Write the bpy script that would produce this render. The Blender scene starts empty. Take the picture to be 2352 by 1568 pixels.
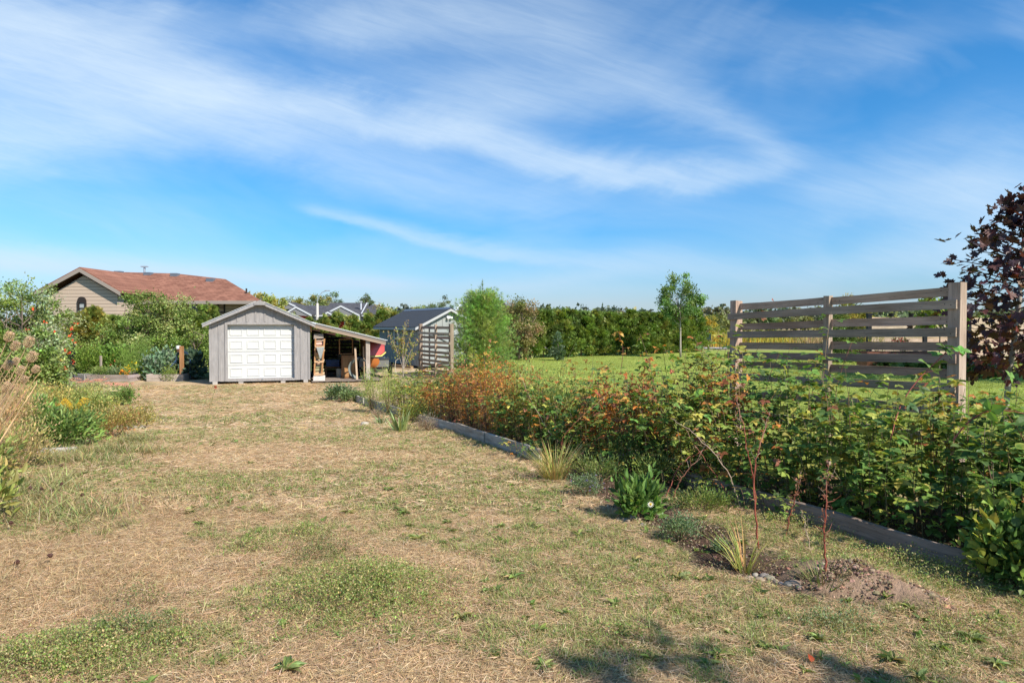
import bpy, math, random
import numpy as np
from math import radians as R
rng = np.random.default_rng(7); random.seed(7)
sc = bpy.context.scene; C = sc.collection
F = 1568.0; CAMZ = 1.65; PITCH = math.atan(39.0/F)
# ------------------------------------------------------------------ camera
cd = bpy.data.cameras.new('camera'); cam = bpy.data.objects.new('camera', cd); C.objects.link(cam)
cd.sensor_width = 36; cd.lens = 36*F/2352; cd.clip_end = 4000; cd.clip_start = .05
cam.location = (0, 0, CAMZ); cam.rotation_euler = (math.pi/2-PITCH, 0, 0); sc.camera = cam
sc.view_settings.view_transform = 'Standard'; sc.view_settings.look = 'None'; sc.view_settings.gamma = 1
sc.view_settings.exposure = 0.67
# ------------------------------------------------------------------ sun + sky
AZ, EL = 48.0, 42.0          # azimuth: degrees right of straight behind the camera
sd = bpy.data.lights.new('sun', 'SUN'); sd.energy = 4.6; sd.angle = R(.55); sd.color = (1, .93, .82)
so = bpy.data.objects.new('sun', sd); C.objects.link(so)
SV = (math.sin(R(AZ))*math.cos(R(EL)), -math.cos(R(AZ))*math.cos(R(EL)), math.sin(R(EL)))
from mathutils import Vector, Matrix
so.rotation_euler = Vector(SV).to_track_quat('Z', 'Y').to_euler(); so.location = (20, -20, 30)

W = bpy.data.worlds.new('World'); sc.world = W; W.use_nodes = True
nt = W.node_tree; nt.nodes.clear()
class NG:
    def __init__(s, nt): s.nt = nt
    def n(s, t, **k):
        o = s.nt.nodes.new(t)
        for a, b in k.items(): setattr(o, a, b)
        return o
    def put(s, sock, v):
        if isinstance(v, bpy.types.NodeSocket): s.nt.links.new(v, sock)
        elif v is not None: sock.default_value = v
    def m(s, op, a, b=None, c=None, clamp=False):
        o = s.n('ShaderNodeMath', operation=op, use_clamp=clamp)
        s.put(o.inputs[0], a); s.put(o.inputs[1], b); s.put(o.inputs[2], c); return o.outputs[0]
    def mix(s, f, a, b, bt='MIX'):
        o = s.n('ShaderNodeMix', data_type='RGBA', blend_type=bt)
        s.put(o.inputs[0], f); s.put(o.inputs[6], a); s.put(o.inputs[7], b); return o.outputs[2]
    def noise(s, vec, sc_, det=5, rough=.55, dist=0, lac=2):
        o = s.n('ShaderNodeTexNoise'); s.put(o.inputs['Vector'], vec)
        for k, v in (('Scale', sc_), ('Detail', det), ('Roughness', rough), ('Distortion', dist), ('Lacunarity', lac)): s.put(o.inputs[k], v)
        return o.outputs[0]
    def vec(s, x, y, z=0.0):
        o = s.n('ShaderNodeCombineXYZ'); s.put(o.inputs[0], x); s.put(o.inputs[1], y); s.put(o.inputs[2], z); return o.outputs[0]
    def ramp(s, f, pts):
        o = s.n('ShaderNodeValToRGB'); s.put(o.inputs[0], f); e = o.color_ramp.elements
        while len(e) > 1: e.remove(e[-1])
        e[0].position = pts[0][0]; e[0].color = (*pts[0][1], 1)
        for p, c in pts[1:]:
            q = e.new(p); q.color = (*c, 1)
        return o.outputs[0]
    def curve(s, x, pts, lo, hi):      # float curve on an input already in 0..1, values in lo..hi
        o = s.n('ShaderNodeFloatCurve'); s.put(o.inputs['Value'], x)
        c = o.mapping.curves[0]; P_ = [(p, (v-lo)/(hi-lo)) for p, v in pts]
        c.points[0].location = P_[0]; c.points[1].location = P_[-1]
        for p in P_[1:-1]: c.points.new(*p)
        o.mapping.update()
        return s.m('MULTIPLY_ADD', o.outputs[0], hi-lo, lo)
g = NG(nt)
sky = g.n('ShaderNodeTexSky', sky_type='NISHITA', sun_disc=False)
sky.sun_elevation = R(EL); sky.sun_rotation = R(180-AZ); sky.air_density = 1.0; sky.dust_density = .35; sky.ozone_density = 2.2; sky.altitude = 100
tc = g.n('ShaderNodeTexCoord'); sp = g.n('ShaderNodeSeparateXYZ'); nt.links.new(tc.outputs['Generated'], sp.inputs[0])
yy = g.m('MAXIMUM', g.m('ABSOLUTE', sp.outputs[1]), .12)
u = g.m('DIVIDE', sp.outputs[0], yy); v = g.m('DIVIDE', sp.outputs[2], yy)
t = g.m('MULTIPLY_ADD', u, 1/2.0, .5, True)         # u -1..1 -> 0..1
def T(px): return ((px-1176)/F)/2+.5
def V_(py): return (745-py)/F
warp = g.m('MULTIPLY', g.m('SUBTRACT', g.noise(g.vec(g.m('MULTIPLY', u, 1.2), g.m('MULTIPLY', v, 3)), 2.2, 6, .6, .6), .5), .13)
fine = g.noise(g.vec(g.m('ADD', g.m('MULTIPLY', u, 1.6), g.m('MULTIPLY', v, 1.2)), g.m('ADD', g.m('MULTIPLY', v, 7), g.m('MULTIPLY', u, 1.5))), 3.0, 8, .62, 1.0)
soft = g.noise(g.vec(u, g.m('MULTIPLY', v, 2.2)), 1.7, 5, .55, .8)
def streak(cpts, wpts, ipts, k=1.0, wf=1.0):
    v0 = g.curve(t, [(T(a), V_(b)) for a, b in cpts], -.1, .8)
    w = g.curve(t, [(T(a), b/F) for a, b in wpts], 0, .2)
    i = g.curve(t, [(T(a), b) for a, b in ipts], 0, 1.2)
    d = g.m('DIVIDE', g.m('SUBTRACT', g.m('MULTIPLY_ADD', warp, wf, v), v0), w)
    d = g.m('MULTIPLY', d, g.m('MULTIPLY_ADD', g.m('LESS_THAN', d, 0), .45, .85))   # sharper below
    e = g.m('POWER', 2.718, g.m('MULTIPLY', g.m('MULTIPLY', d, d), -1))
    return g.m('MULTIPLY', g.m('MULTIPLY', e, i), k)
ss = [
 streak([(-392,40),(0,105),(300,170),(560,235),(800,275),(1050,310),(1250,370),(1450,412),(1650,425),(1830,400),(2744,380)],
        [(-392,170),(0,160),(300,120),(500,85),(800,52),(1000,42),(1500,34),(2744,30)],
        [(-392,1.2),(0,1.2),(400,1.15),(560,.9),(700,.7),(1000,.85),(1400,.9),(1600,.7),(1800,.3),(2000,0),(2744,0)]),
 streak([(-392,300),(900,270),(1200,225),(1400,215),(1600,270),(1720,330),(1850,400),(2744,430)],
        [(-392,80),(1000,80),(1300,80),(1600,60),(1800,45),(2744,30)],
        [(-392,0),(850,.15),(1100,.4),(1400,.4),(1650,.42),(1760,.35),(1900,0),(2744,0)]),
 streak([(-392,440),(600,460),(730,488),(900,535),(1100,578),(1300,598),(1500,612),(2744,640)],
        [(-392,18),(700,16),(1000,16),(1300,18),(2744,30)],
        [(-392,0),(640,0),(760,.55),(1000,.6),(1200,.55),(1450,.25),(1600,0),(2744,0)], 1, .5),
 streak([(-392,590),(0,598),(300,618),(600,638),(900,655),(1200,668),(2744,680)],
        [(-392,34),(0,30),(500,18),(1000,14),(2744,14)],
        [(-392,1.1),(0,1.2),(350,1.0),(700,.85),(900,.65),(1050,.2),(2744,0)], 1.1, .3),
 streak([(-392,520),(1700,500),(1900,470),(2150,455),(2352,500),(2744,520)],
        [(-392,60),(1800,60),(2100,110),(2352,150),(2744,150)],
        [(-392,0),(1700,0),(1900,.3),(2150,.6),(2352,.7),(2744,.6)]),
 streak([(-392,420),(0,330),(300,300),(600,330),(900,400),(1200,450),(2744,500)],
        [(-392,90),(0,90),(600,80),(1200,60),(2744,60)],
        [(-392,.6),(0,.6),(400,.6),(800,.5),(1200,.25),(1500,.1),(2744,0)]),
 streak([(-392,60),(500,60),(900,70),(1200,50),(1600,110),(2000,120),(2200,60),(2744,60)],
        [(-392,60),(500,50),(900,70),(1500,90),(2000,60),(2744,60)],
        [(-392,.2),(500,.25),(900,.45),(1250,.4),(1500,.15),(2000,.2),(2250,.1),(2744,.1)]),
 streak([(-392,660),(1000,668),(1300,650),(1500,615),(1800,640),(2100,600),(2744,590)],
        [(-392,16),(1100,22),(1400,34),(1800,40),(2100,46),(2744,50)],
        [(-392,0),(950,0),(1200,.35),(1500,.4),(1800,.4),(2100,.5),(2744,.5)], 1, .6),
]
tot = ss[0]
for s_ in ss[1:]: tot = g.m('ADD', tot, s_)
tex = g.m('MULTIPLY_ADD', g.m('SUBTRACT', fine, .5), .95, .9)
fib = g.noise(g.vec(g.m('MULTIPLY_ADD', v, 2.4, g.m('MULTIPLY', u, 2.2)), g.m('MULTIPLY_ADD', v, 12, g.m('MULTIPLY', u, 3.2))), 4.0, 10, .68, 1.6)
tex = g.m('MAXIMUM', g.m('MULTIPLY', tex, g.m('MULTIPLY_ADD', fib, .8, .6)), .08)
veil = g.m('MULTIPLY', g.m('MAXIMUM', g.m('SUBTRACT', soft, .42), 0), 1.2)
amt = g.m('ADD', g.m('MULTIPLY', tot, tex), g.m('MULTIPLY', veil, g.m('ADD', tex, .15)))
low = g.m('POWER', 2.718, g.m('MULTIPLY', g.m('MAXIMUM', v, 0), -11))
amt = g.m('ADD', amt, g.m('MULTIPLY', low, .36))
amt = g.m('MULTIPLY', g.m('SUBTRACT', 1.0, g.m('POWER', 2.718, g.m('MULTIPLY', amt, -1.0))), .93)
skc = g.mix(1.0, sky.outputs[0], g.mix(g.m('MINIMUM', g.m('MULTIPLY', low, 1.4), 1), (.18, .60, .88, 1), (.40, .50, .67, 1)), 'MULTIPLY')
cloudc = g.mix(low, (4.4, 5.1, 5.6, 1), (2.6, 3.25, 4.4, 1))
col = g.mix(amt, skc, cloudc)
bg = g.n('ShaderNodeBackground'); nt.links.new(col, bg.inputs[0]); bg.inputs[1].default_value = .122
ow = g.n('ShaderNodeOutputWorld'); nt.links.new(bg.outputs[0], ow.inputs[0])

# ------------------------------------------------------------------ numpy noise + terrain
def _h(ix, iy, s):
    n = (ix.astype(np.int64)*374761393 + iy.astype(np.int64)*668265263 + s*1442695041) & 0xffffffff
    n = ((n ^ (n >> 13))*1274126177) & 0xffffffff
    return ((n ^ (n >> 16)) & 0xffffff)/16777215.0
def vn(x, y, s=0):
    ix = np.floor(x); iy = np.floor(y); fx = x-ix; fy = y-iy
    fx = fx*fx*(3-2*fx); fy = fy*fy*(3-2*fy)
    a = _h(ix, iy, s); b = _h(ix+1, iy, s); c = _h(ix, iy+1, s); d = _h(ix+1, iy+1, s)
    return (a*(1-fx)+b*fx)*(1-fy)+(c*(1-fx)+d*fx)*fy
def fbm(x, y, s=0, o=4):
    x = np.asarray(x, float); y = np.asarray(y, float); r = 0; a = .5; t_ = 0
    for i in range(o):
        r = r+a*vn(x*2**i+17*i, y*2**i-9*i, s+i); t_ += a; a *= .55
    return r/t_
def sm(a, b, x): x = np.clip((np.asarray(x, float)-a)/(b-a), 0, 1); return x*x*(3-2*x)
MOUND = []
def H(x, y):
    x = np.asarray(x, float); y = np.asarray(y, float)
    z = -.5*sm(5, 20, y)*(1-sm(8, 13, x)*(1-sm(27, 42, y)))
    for (mx, my, r, hh) in MOUND: z = z+hh*np.exp(-((x-mx)**2+(y-my)**2)/(r*r))
    return z
cp, sn = math.cos(PITCH), math.sin(PITCH)
def ray(px, py):
    a = (px-1176)/F; b = (784-py)/F
    return np.array([a, cp+b*sn, -sn+b*cp])
def P(px, py, Y):
    d = ray(px, py); return np.array([0, 0, CAMZ])+d*(Y/d[1])
def G(px, py):
    d = ray(px, py); lo, hi = 1.0, 2000.0
    for _ in range(50):
        m_ = (lo+hi)/2; p = np.array([0, 0, CAMZ])+d*m_
        if p[2] > float(H(p[0], p[1])): lo = m_
        else: hi = m_
    return np.array([0, 0, CAMZ])+d*lo
def on(x, y, dz=0): return np.array([x, y, float(H(x, y))+dz])
m1 = G(1960, 1345); m2 = G(2060, 1375); m3 = G(1900, 1330)
MOUND += [(m1[0], m1[1], .24, .075), (m2[0], m2[1], .22, .065), (m3[0], m3[1], .25, .05), (m1[0]-.25, m1[1]-.06, .14, .04), (m2[0]+.12, m2[1]-.12, .13, .04), (m1[0]+.1, m1[1]+.16, .12, .04)]
# front line of the raspberry beds: x as a function of y
_b = [G(2600, 1420), G(2250, 1322), G(1870, 1195), G(1262, 1062), G(1040, 985), G(815, 918), G(770, 895)]
FY = np.array([-50.]+[p[1] for p in _b]+[26., 2000.]); FX = np.array([_b[0][0]+20]+[p[0] for p in _b]+[-4.6, -4.6])
def front(y): return np.interp(y, FY, FX)
# soil strip line (flower strip in front of the right hand bed)
_s = [G(2050, 1400), G(1850, 1365), G(1700, 1320), G(1560, 1255), G(1420, 1180), G(1300, 1100)]
SY = np.array([p[1] for p in _s]); SX = np.array([p[0] for p in _s])

# ------------------------------------------------------------------ materials
MAT = {}
def mat(name, col=(.5, .5, .5), rough=.7, attr=False, trans=0, bump=0, bscale=60, var=0, vscale=6, vstretch=None, metal=0, spec=.3, gain=None):
    if name in MAT: return MAT[name]
    m = bpy.data.materials.new(name); m.use_nodes = True; n = m.node_tree; G_ = NG(n)
    b = n.nodes['Principled BSDF']; b.inputs['Roughness'].default_value = rough; b.inputs['Metallic'].default_value = metal
    b.inputs['Specular IOR Level'].default_value = spec
    c = (*col, 1)
    tcn = G_.n('ShaderNodeTexCoord').outputs['Object']
    if attr:
        a = G_.n('ShaderNodeAttribute', attribute_name='col'); c = a.outputs['Color']
        if gain: c = G_.mix(1.0, c, gain, 'MULTIPLY')
    if var:
        vv = tcn
        if vstretch:
            mp = G_.n('ShaderNodeMapping'); n.links.new(tcn, mp.inputs[0]); mp.inputs['Scale'].default_value = vstretch; vv = mp.outputs[0]
        f = G_.noise(vv, vscale, 6, .65)
        k = G_.ramp(f, [(.25, (1-var,)*3), (.5, (1, 1, 1)), (.75, (1+var,)*3)])
        c = G_.mix(1.0, c, k, 'MULTIPLY')
    if isinstance(c, tuple): b.inputs['Base Color'].default_value = c
    else: n.links.new(c, b.inputs['Base Color'])
    if bump:
        vv = tcn
        if vstretch:
            mp = G_.n('ShaderNodeMapping'); n.links.new(tcn, mp.inputs[0]); mp.inputs['Scale'].default_value = vstretch; vv = mp.outputs[0]
        bn = G_.n('ShaderNodeBump'); bn.inputs['Strength'].default_value = bump; bn.inputs['Distance'].default_value = .02
        n.links.new(G_.noise(vv, bscale, 6, .7), bn.inputs['Height']); n.links.new(bn.outputs[0], b.inputs['Normal'])
    if trans:
        tb = G_.n('ShaderNodeBsdfTranslucent')
        if isinstance(c, tuple): tb.inputs[0].default_value = c
        else: n.links.new(G_.mix(1.0, c, (1.25, 1.2, .7, 1), 'MULTIPLY'), tb.inputs[0])
        mx = G_.n('ShaderNodeMixShader'); mx.inputs[0].default_value = trans
        n.links.new(b.outputs[0], mx.inputs[1]); n.links.new(tb.outputs[0], mx.inputs[2])
        n.links.new(mx.outputs[0], n.nodes['Material Output'].inputs[0])
    MAT[name] = m; return m
LEAF = mat('leaf', attr=True, rough=.5, trans=.36, spec=.35, gain=(1.15, 1.10, 1.0, 1))
GRASS = mat('grass', attr=True, rough=.75, trans=.25, spec=.15)
BARK = mat('bark', (.16, .12, .09), .9, bump=.5, bscale=40, var=.4, vscale=15)
PALEBARK = mat('pale bark', (.36, .31, .26), .85, bump=.3, bscale=60, var=.3, vscale=20)
CANE = mat('cane', attr=True, rough=.6, spec=.3)
def woodmat(name, amt=.34):
    m = bpy.data.materials.new(name); m.use_nodes = True; n = m.node_tree; G_ = NG(n); b = n.nodes['Principled BSDF']; b.inputs['Roughness'].default_value = .9; b.inputs['Specular IOR Level'].default_value = .12
    c = G_.n('ShaderNodeAttribute', attribute_name='col').outputs['Color']; l = G_.n('ShaderNodeAttribute', attribute_name='lc').outputs['Vector']
    mp = G_.n('ShaderNodeMapping'); n.links.new(l, mp.inputs[0]); mp.inputs['Scale'].default_value = (1.6, 38, 38); gr = G_.noise(mp.outputs[0], 1.0, 5, .65, .35)
    m2 = G_.n('ShaderNodeMapping'); n.links.new(l, m2.inputs[0]); m2.inputs['Scale'].default_value = (2.0, 6, 6); st = G_.noise(m2.outputs[0], 1.0, 4, .6)
    vo = G_.n('ShaderNodeTexVoronoi'); m3 = G_.n('ShaderNodeMapping'); n.links.new(l, m3.inputs[0]); m3.inputs['Scale'].default_value = (2.2, 9, 9); n.links.new(m3.outputs[0], vo.inputs[0]); knot = G_.ramp(vo.outputs[0], [(.05, (.35,)*3), (.16, (1, 1, 1))])
    c = G_.mix(1, c, G_.ramp(gr, [(.3, (1-amt,)*3), (.5, (1, 1, 1)), (.72, (1+amt, 1+amt, 1+amt))]), 'MULTIPLY'); c = G_.mix(1, c, G_.ramp(st, [(.3, (.78, .74, .70)), (.65, (1.12, 1.12, 1.14))]), 'MULTIPLY'); c = G_.mix(.8, c, knot, 'MULTIPLY')
    n.links.new(c, b.inputs['Base Color']); bn = G_.n('ShaderNodeBump'); bn.inputs['Strength'].default_value = .7; bn.inputs['Distance'].default_value = .006; n.links.new(gr, bn.inputs['Height']); n.links.new(bn.outputs[0], b.inputs['Normal']); MAT[name] = m; return m
WOOD = woodmat('weathered wood')

# ------------------------------------------------------------------ mesh builder
class B:
    def __init__(s): s.v = []; s.l = []; s.z = []; s.c = []; s.n = 0; s.lc = {}
    def add(s, v, f, col=None, lc=None):
        v = np.asarray(v, float).reshape(-1, 3); s.v.append(v)
        if lc is not None: s.lc[len(s.v)-1] = lc
        if isinstance(f, np.ndarray):
            s.l.append((f+s.n).reshape(-1)); s.z.append(np.full(len(f), f.shape[1]))
        else:
            for q in f: s.l.append(np.asarray(q)+s.n); s.z.append(np.array([len(q)]))
        if col is None: col = (.5, .5, .5)
        col = np.asarray(col, float)
        s.c.append(np.broadcast_to(col, (len(v), 3)) if col.ndim == 1 else col)
        s.n += len(v); return s
    def box(s, c, d, rz=0, col=None, ax=None, jit=0):     # centre, full dims
        c = np.asarray(c, float); d = np.asarray(d, float)/2
        v = np.array([[x, y, z] for z in (-1, 1) for y in (-1, 1) for x in (-1, 1)], float)*d
        o_ = np.argsort(-d); lc = v[:, o_]+rng.uniform(0, 50, 3)
        if jit: v = v+rng.normal(0, jit, v.shape)
        if ax is not None: v = v@np.asarray(ax)
        elif rz:
            q = np.array([[math.cos(rz), math.sin(rz), 0], [-math.sin(rz), math.cos(rz), 0], [0, 0, 1]]); v = v@q
        return s.add(v+c, np.array([[0, 2, 3, 1], [4, 5, 7, 6], [0, 1, 5, 4], [2, 6, 7, 3], [0, 4, 6, 2], [1, 3, 7, 5]]), col, lc)
    def bar(s, a, b, w, h, col=None, up=(0, 0, 1), jit=0):     # board from a to b: w across, h along up
        a = np.asarray(a, float); b = np.asarray(b, float); e = b-a; L = np.linalg.norm(e); e = e/L
        up = np.asarray(up, float); sd_ = np.cross(e, up); sd_ /= np.linalg.norm(sd_); up = np.cross(sd_, e)
        return s.box((a+b)/2, (L, w, h), ax=np.array([e, sd_, up]), col=col, jit=jit)
    def tube(s, pts, r, sides=6, col=None, cap=True):
        pts = np.asarray(pts, float); n = len(pts); r = np.broadcast_to(np.asarray(r, float), (n,))
        tg = np.gradient(pts, axis=0); tg /= np.linalg.norm(tg, axis=1)[:, None]+1e-9
        ref = np.array([0, 0, 1.]) if abs(tg[0][2]) < .9 else np.array([1., 0, 0])
        a = np.cross(tg, ref); a /= np.linalg.norm(a, axis=1)[:, None]+1e-9; b = np.cross(tg, a)
        th = np.arange(sides)*2*math.pi/sides
        v = pts[:, None]+r[:, None, None]*(np.cos(th)[None, :, None]*a[:, None]+np.sin(th)[None, :, None]*b[:, None])
        i = np.arange(n-1)[:, None]*sides; j = np.arange(sides)[None]; k = (j+1) % sides
        f = np.stack([i+j, i+k, i+sides+k, i+sides+j], -1).reshape(-1, 4)
        s.add(v.reshape(-1, 3), f, col)
        if cap: s.l.append(np.arange(sides)[::-1]+s.n-n*sides); s.z.append(np.array([sides])); s.l.append(np.arange(sides)+s.n-sides); s.z.append(np.array([sides]))
        return s
    def lathe(s, c, prof, sides=12, col=None):
        prof = np.asarray(prof, float); th = np.arange(sides)*2*math.pi/sides
        v = np.stack([prof[:, None, 0]*np.cos(th), prof[:, None, 0]*np.sin(th), np.broadcast_to(prof[:, None, 1], (len(prof), sides))], -1)+np.asarray(c)
        n = len(prof); i = np.arange(n-1)[:, None]*sides; j = np.arange(sides)[None]; k = (j+1) % sides
        return s.add(v.reshape(-1, 3), np.stack([i+j, i+k, i+sides+k, i+sides+j], -1).reshape(-1, 4), col)
    def prism(s, poly, off, col=None):       # planar polygon extruded by offset vector
        poly = np.asarray(poly, float); n = len(poly); off = np.asarray(off, float)
        f = [list(range(n)), list(range(2*n-1, n-1, -1))]+[[i, i+n, (i+1) % n+n, (i+1) % n] for i in range(n)]
        return s.add(np.vstack([poly, poly+off]), f, col)
    def blob(s, c, r, col=None, squash=(1, 1, 1), seed=0, n=6, m_=8, rough=.15):
        ph = np.linspace(0, math.pi, n); th = np.arange(m_)*2*math.pi/m_
        v = np.stack([np.sin(ph)[:, None]*np.cos(th), np.sin(ph)[:, None]*np.sin(th), np.cos(ph)[:, None]*np.ones(m_)], -1).reshape(-1, 3)
        k = 1+rng.uniform(-rough, rough, (n*m_, 1)); k[:m_] = 1; k[-m_:] = 1
        v = v*k*r*np.asarray(squash)+np.asarray(c)
        i = np.arange(n-1)[:, None]*m_; j = np.arange(m_)[None]; q = (j+1) % m_
        return s.add(v, np.stack([i+j, i+m_+j, i+m_+q, i+q], -1).reshape(-1, 4), col)
    def inst(s, tv, tf, pos, basis, scale, col):      # many copies of a template: tv (n,3) tf (m,k)
        M_ = len(pos)
        if M_ == 0: return s
        scale = np.asarray(scale, float)
        if scale.ndim == 1: scale = scale[:, None]*np.ones(3)
        v = np.einsum('mni,mij->mnj', tv[None]*scale[:, None, :], basis)+np.asarray(pos)[:, None]
        f = (tf[None]+(np.arange(M_)*len(tv))[:, None, None]).reshape(-1, tf.shape[1])
        c = np.repeat(np.asarray(col), len(tv), axis=0)
        s.v.append(v.reshape(-1, 3)); s.l.append((f+s.n).reshape(-1)); s.z.append(np.full(len(f), tf.shape[1])); s.c.append(c); s.n += M_*len(tv)
        return s
    def build(s, name, m, parent=None, smooth=False, origin=None):
        v = np.vstack(s.v); l = np.concatenate(s.l).astype(np.int32); z = np.concatenate(s.z).astype(np.int32)
        if parent is None and origin is None:
            mn, mx = v.min(0), v.max(0); origin = np.array([(mn[0]+mx[0])/2, (mn[1]+mx[1])/2, mn[2]])
        if origin is not None: v = v-np.asarray(origin)
        me = bpy.data.meshes.new(name); me.vertices.add(len(v)); me.vertices.foreach_set('co', v.astype(np.float32).ravel())
        me.loops.add(len(l)); me.loops.foreach_set('vertex_index', l)
        me.polygons.add(len(z)); me.polygons.foreach_set('loop_start', np.concatenate([[0], np.cumsum(z)[:-1]]).astype(np.int32))
        try: me.polygons.foreach_set('loop_total', z)
        except Exception: pass
        a = me.color_attributes.new('col', 'FLOAT_COLOR', 'POINT')
        a.data.foreach_set('color', np.hstack([np.vstack(s.c), np.ones((len(v), 1))]).astype(np.float32).ravel())
        me.polygons.foreach_set('use_smooth', np.full(len(z), bool(smooth)))
        if s.lc:
            q_ = np.vstack([s.lc.get(k, x_) for k, x_ in enumerate(s.v)]); a2 = me.attributes.new('lc', 'FLOAT_VECTOR', 'POINT'); a2.data.foreach_set('vector', q_.astype(np.float32).ravel())
        me.update(calc_edges=True); me.validate()
        me.materials.append(m)
        o = bpy.data.objects.new(name, me); C.objects.link(o)
        if origin is not None: o.location = origin
        if parent: o.parent = parent
        return o
def tag(o, label=None, cat=None, group=None, kind=None):
    for k, v_ in (('label', label), ('category', cat), ('group', group), ('kind', kind)):
        if v_: o[k] = v_
    return o
def thing(name, label, cat, loc=(0, 0, 0), rz=0, group=None):
    o = bpy.data.objects.new(name, None); C.objects.link(o); o.location = loc; o.rotation_euler = (0, 0, rz); o.empty_display_size = .2
    return tag(o, label, cat, group)

# ------------------------------------------------------------------ templates
def basis_from(dirv, nrm):
    y = dirv/(np.linalg.norm(dirv, axis=1)[:, None]+1e-9)
    x = np.cross(y, nrm); x /= np.linalg.norm(x, axis=1)[:, None]+1e-9
    z = np.cross(x, y); return np.stack([x, y, z], 1)
def rdir(n, up=0.0):
    d = rng.normal(size=(n, 3)); d /= np.linalg.norm(d, axis=1)[:, None]; d[:, 2] += up
    return d/np.linalg.norm(d, axis=1)[:, None]
L1v = np.array([[0, 0, 0], [-.30, .40, .07], [.30, .40, .07], [0, .45, 0], [0, 1, -.08]]); L1f = np.array([[0, 3, 1], [0, 2, 3], [1, 3, 4], [3, 2, 4]])
L2v = np.array([[0, 0, 0], [-.26, .14, .06], [-.40, .38, .08], [-.33, .55, .05], [-.27, .72, .01], [0, 1.05, -.16], [.27, .72, .01], [.33, .55, .05], [.40, .38, .08], [.26, .14, .06], [0, .35, -.02], [0, .7, -.05]])
L2f = np.array([[0, 10, 1], [1, 10, 2], [2, 10, 3], [3, 10, 11], [3, 11, 4], [4, 11, 5], [0, 9, 10], [9, 8, 10], [8, 7, 10], [7, 11, 10], [7, 6, 11], [6, 5, 11]])
_mp = [(0, 0), (.10, .02), (.28, -.12), (.30, .08), (.55, .12), (.42, .3), (.62, .52), (.40, .50), (.36, .62), (.16, .50), (.2, .78), (0, 1.02)]
_mo = _mp[1:]+[(-x, y) for x, y in _mp[-2:0:-1]]
MPv = np.array([[0, .3, -.03]]+[[x, y, .10*abs(x)*2-.12*max(0, y-.5)] for x, y in _mo]+[[0, 0, 0]])
_k = len(MPv)-1; MPf = np.array([[0, i, i+1] for i in range(1, _k-0)]+[[0, _k, 1]])
BLv = np.array([[-.5, 0, 0], [.5, 0, 0], [-.42, .5, .10], [.42, .5, .10], [0, 1, .34]]); BLf = np.array([[0, 1, 3], [0, 3, 2], [2, 3, 4]])
T3v = np.array([[-.5, 0, 0], [.5, 0, 0], [0, 1, .12]]); T3f = np.array([[0, 1, 2]])
def _fan(n, w, sp, seed):
    r_ = np.random.default_rng(seed); v = []; f = []
    for i in range(n):
        a = (i/(n-1)-.5)*sp+r_.uniform(-.1, .1); L = r_.uniform(.65, 1.0); d = np.array([math.sin(a), math.cos(a), r_.uniform(-.18, .18)]); p = np.array([math.cos(a), -math.sin(a), 0])*w
        b = np.array([0, r_.uniform(0, .25), 0]); k = len(v); v += [b, b+d*L*.5-p, b+d*L*.5+p, b+d*L]; f += [[k, k+2, k+1], [k+1, k+2, k+3]]
    return np.array(v), np.array(f)
CEv, CEf = _fan(7, .075, 1.9, 3)
def _tuft(n, w, seed):
    r_ = np.random.default_rng(seed); v = []; f = []
    for i in range(n):
        a = r_.uniform(0, 6.28); t_ = r_.uniform(.15, .85); d = np.array([math.cos(a)*math.sin(t_), math.cos(t_), math.sin(a)*math.sin(t_)]); p = np.cross(d, [0.3, .1, 1]); p = p/np.linalg.norm(p)*w
        k = len(v); v += [-p, p, d*r_.uniform(.8, 1.05)]; f += [[k, k+1, k+2]]
    return np.array(v), np.array(f)
PNv, PNf = _tuft(16, .022, 5)
def cols(base, n, sv=.25, sh=.12):
    base = np.asarray(base, float); k = np.exp(rng.normal(0, sv, (n, 1))); h = np.exp(rng.normal(0, sh, (n, 3))); return np.clip(base*k*h, 0, 1)
def pick(pal, n, w=None, sv=.22, sh=.1):
    pal = np.asarray(pal, float); w = None if w is None else np.asarray(w)/sum(w)
    return cols(pal[rng.choice(len(pal), n, p=w)], n, sv, sh)

# ------------------------------------------------------------------ SETTING: ground sheet with height and region colours
PATCH = [  # green patches in the dry yard: px, py, rx, ry (metres), strength
 (820, 1375, .52, .42, 1.0), (480, 1110, 1.3, .6, .8), (600, 1105, .8, .5, .7), (740, 1290, .28, .3, .8), (590, 1265, .22, .16, .8), (250, 1500, .45, .3, .9), (100, 1530, .4, .3, .9),
 (400, 1455, .16, .12, .8), (530, 1500, .16, .12, .9), (300, 1470, .4, .2, .6), (560, 1000, 1.8, 1.0, .6), (330, 1010, 1.3, .9, .7), (1100, 1030, 1.3, .7, .7), (1000, 1075, 1.1, .8, .6), (1150, 1130, .9, .6, .6),
 (1300, 1210, .8, .6, .6), (1250, 1290, .8, .5, .6), (1450, 1330, .8, .5, .6), (1650, 1430, .9, .4, .6), (1900, 1450, .8, .3, .6), (2150, 1480, .6, .4, .6), (2200, 1350, .9, .4, .9), (2000, 1280, 1.0, .35, .9), (1800, 1215, 1.2, .4, .8),
 (1500, 1470, .3, .15, .5), (700, 950, 1.8, 1.2, .4), (900, 985, 1.2, 1., .6), (700, 1230, .2, .15, .8), (1440, 1465, .12, .1, .7), (1430, 1500, .5, .2, .4), (900, 1130, .8, .3, .3), (480, 890, 3.5, .7, .5), (650, 960, 2.2, 1.0, .5), (430, 965, 1.6, 1.0, .6), (800, 1010, 1.2, .8, .5), (350, 1080, .9, .5, .4)]
PG = [(G(a, b)[0], G(a, b)[1], c, d, e) for a, b, c, d, e in PATCH]
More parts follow.
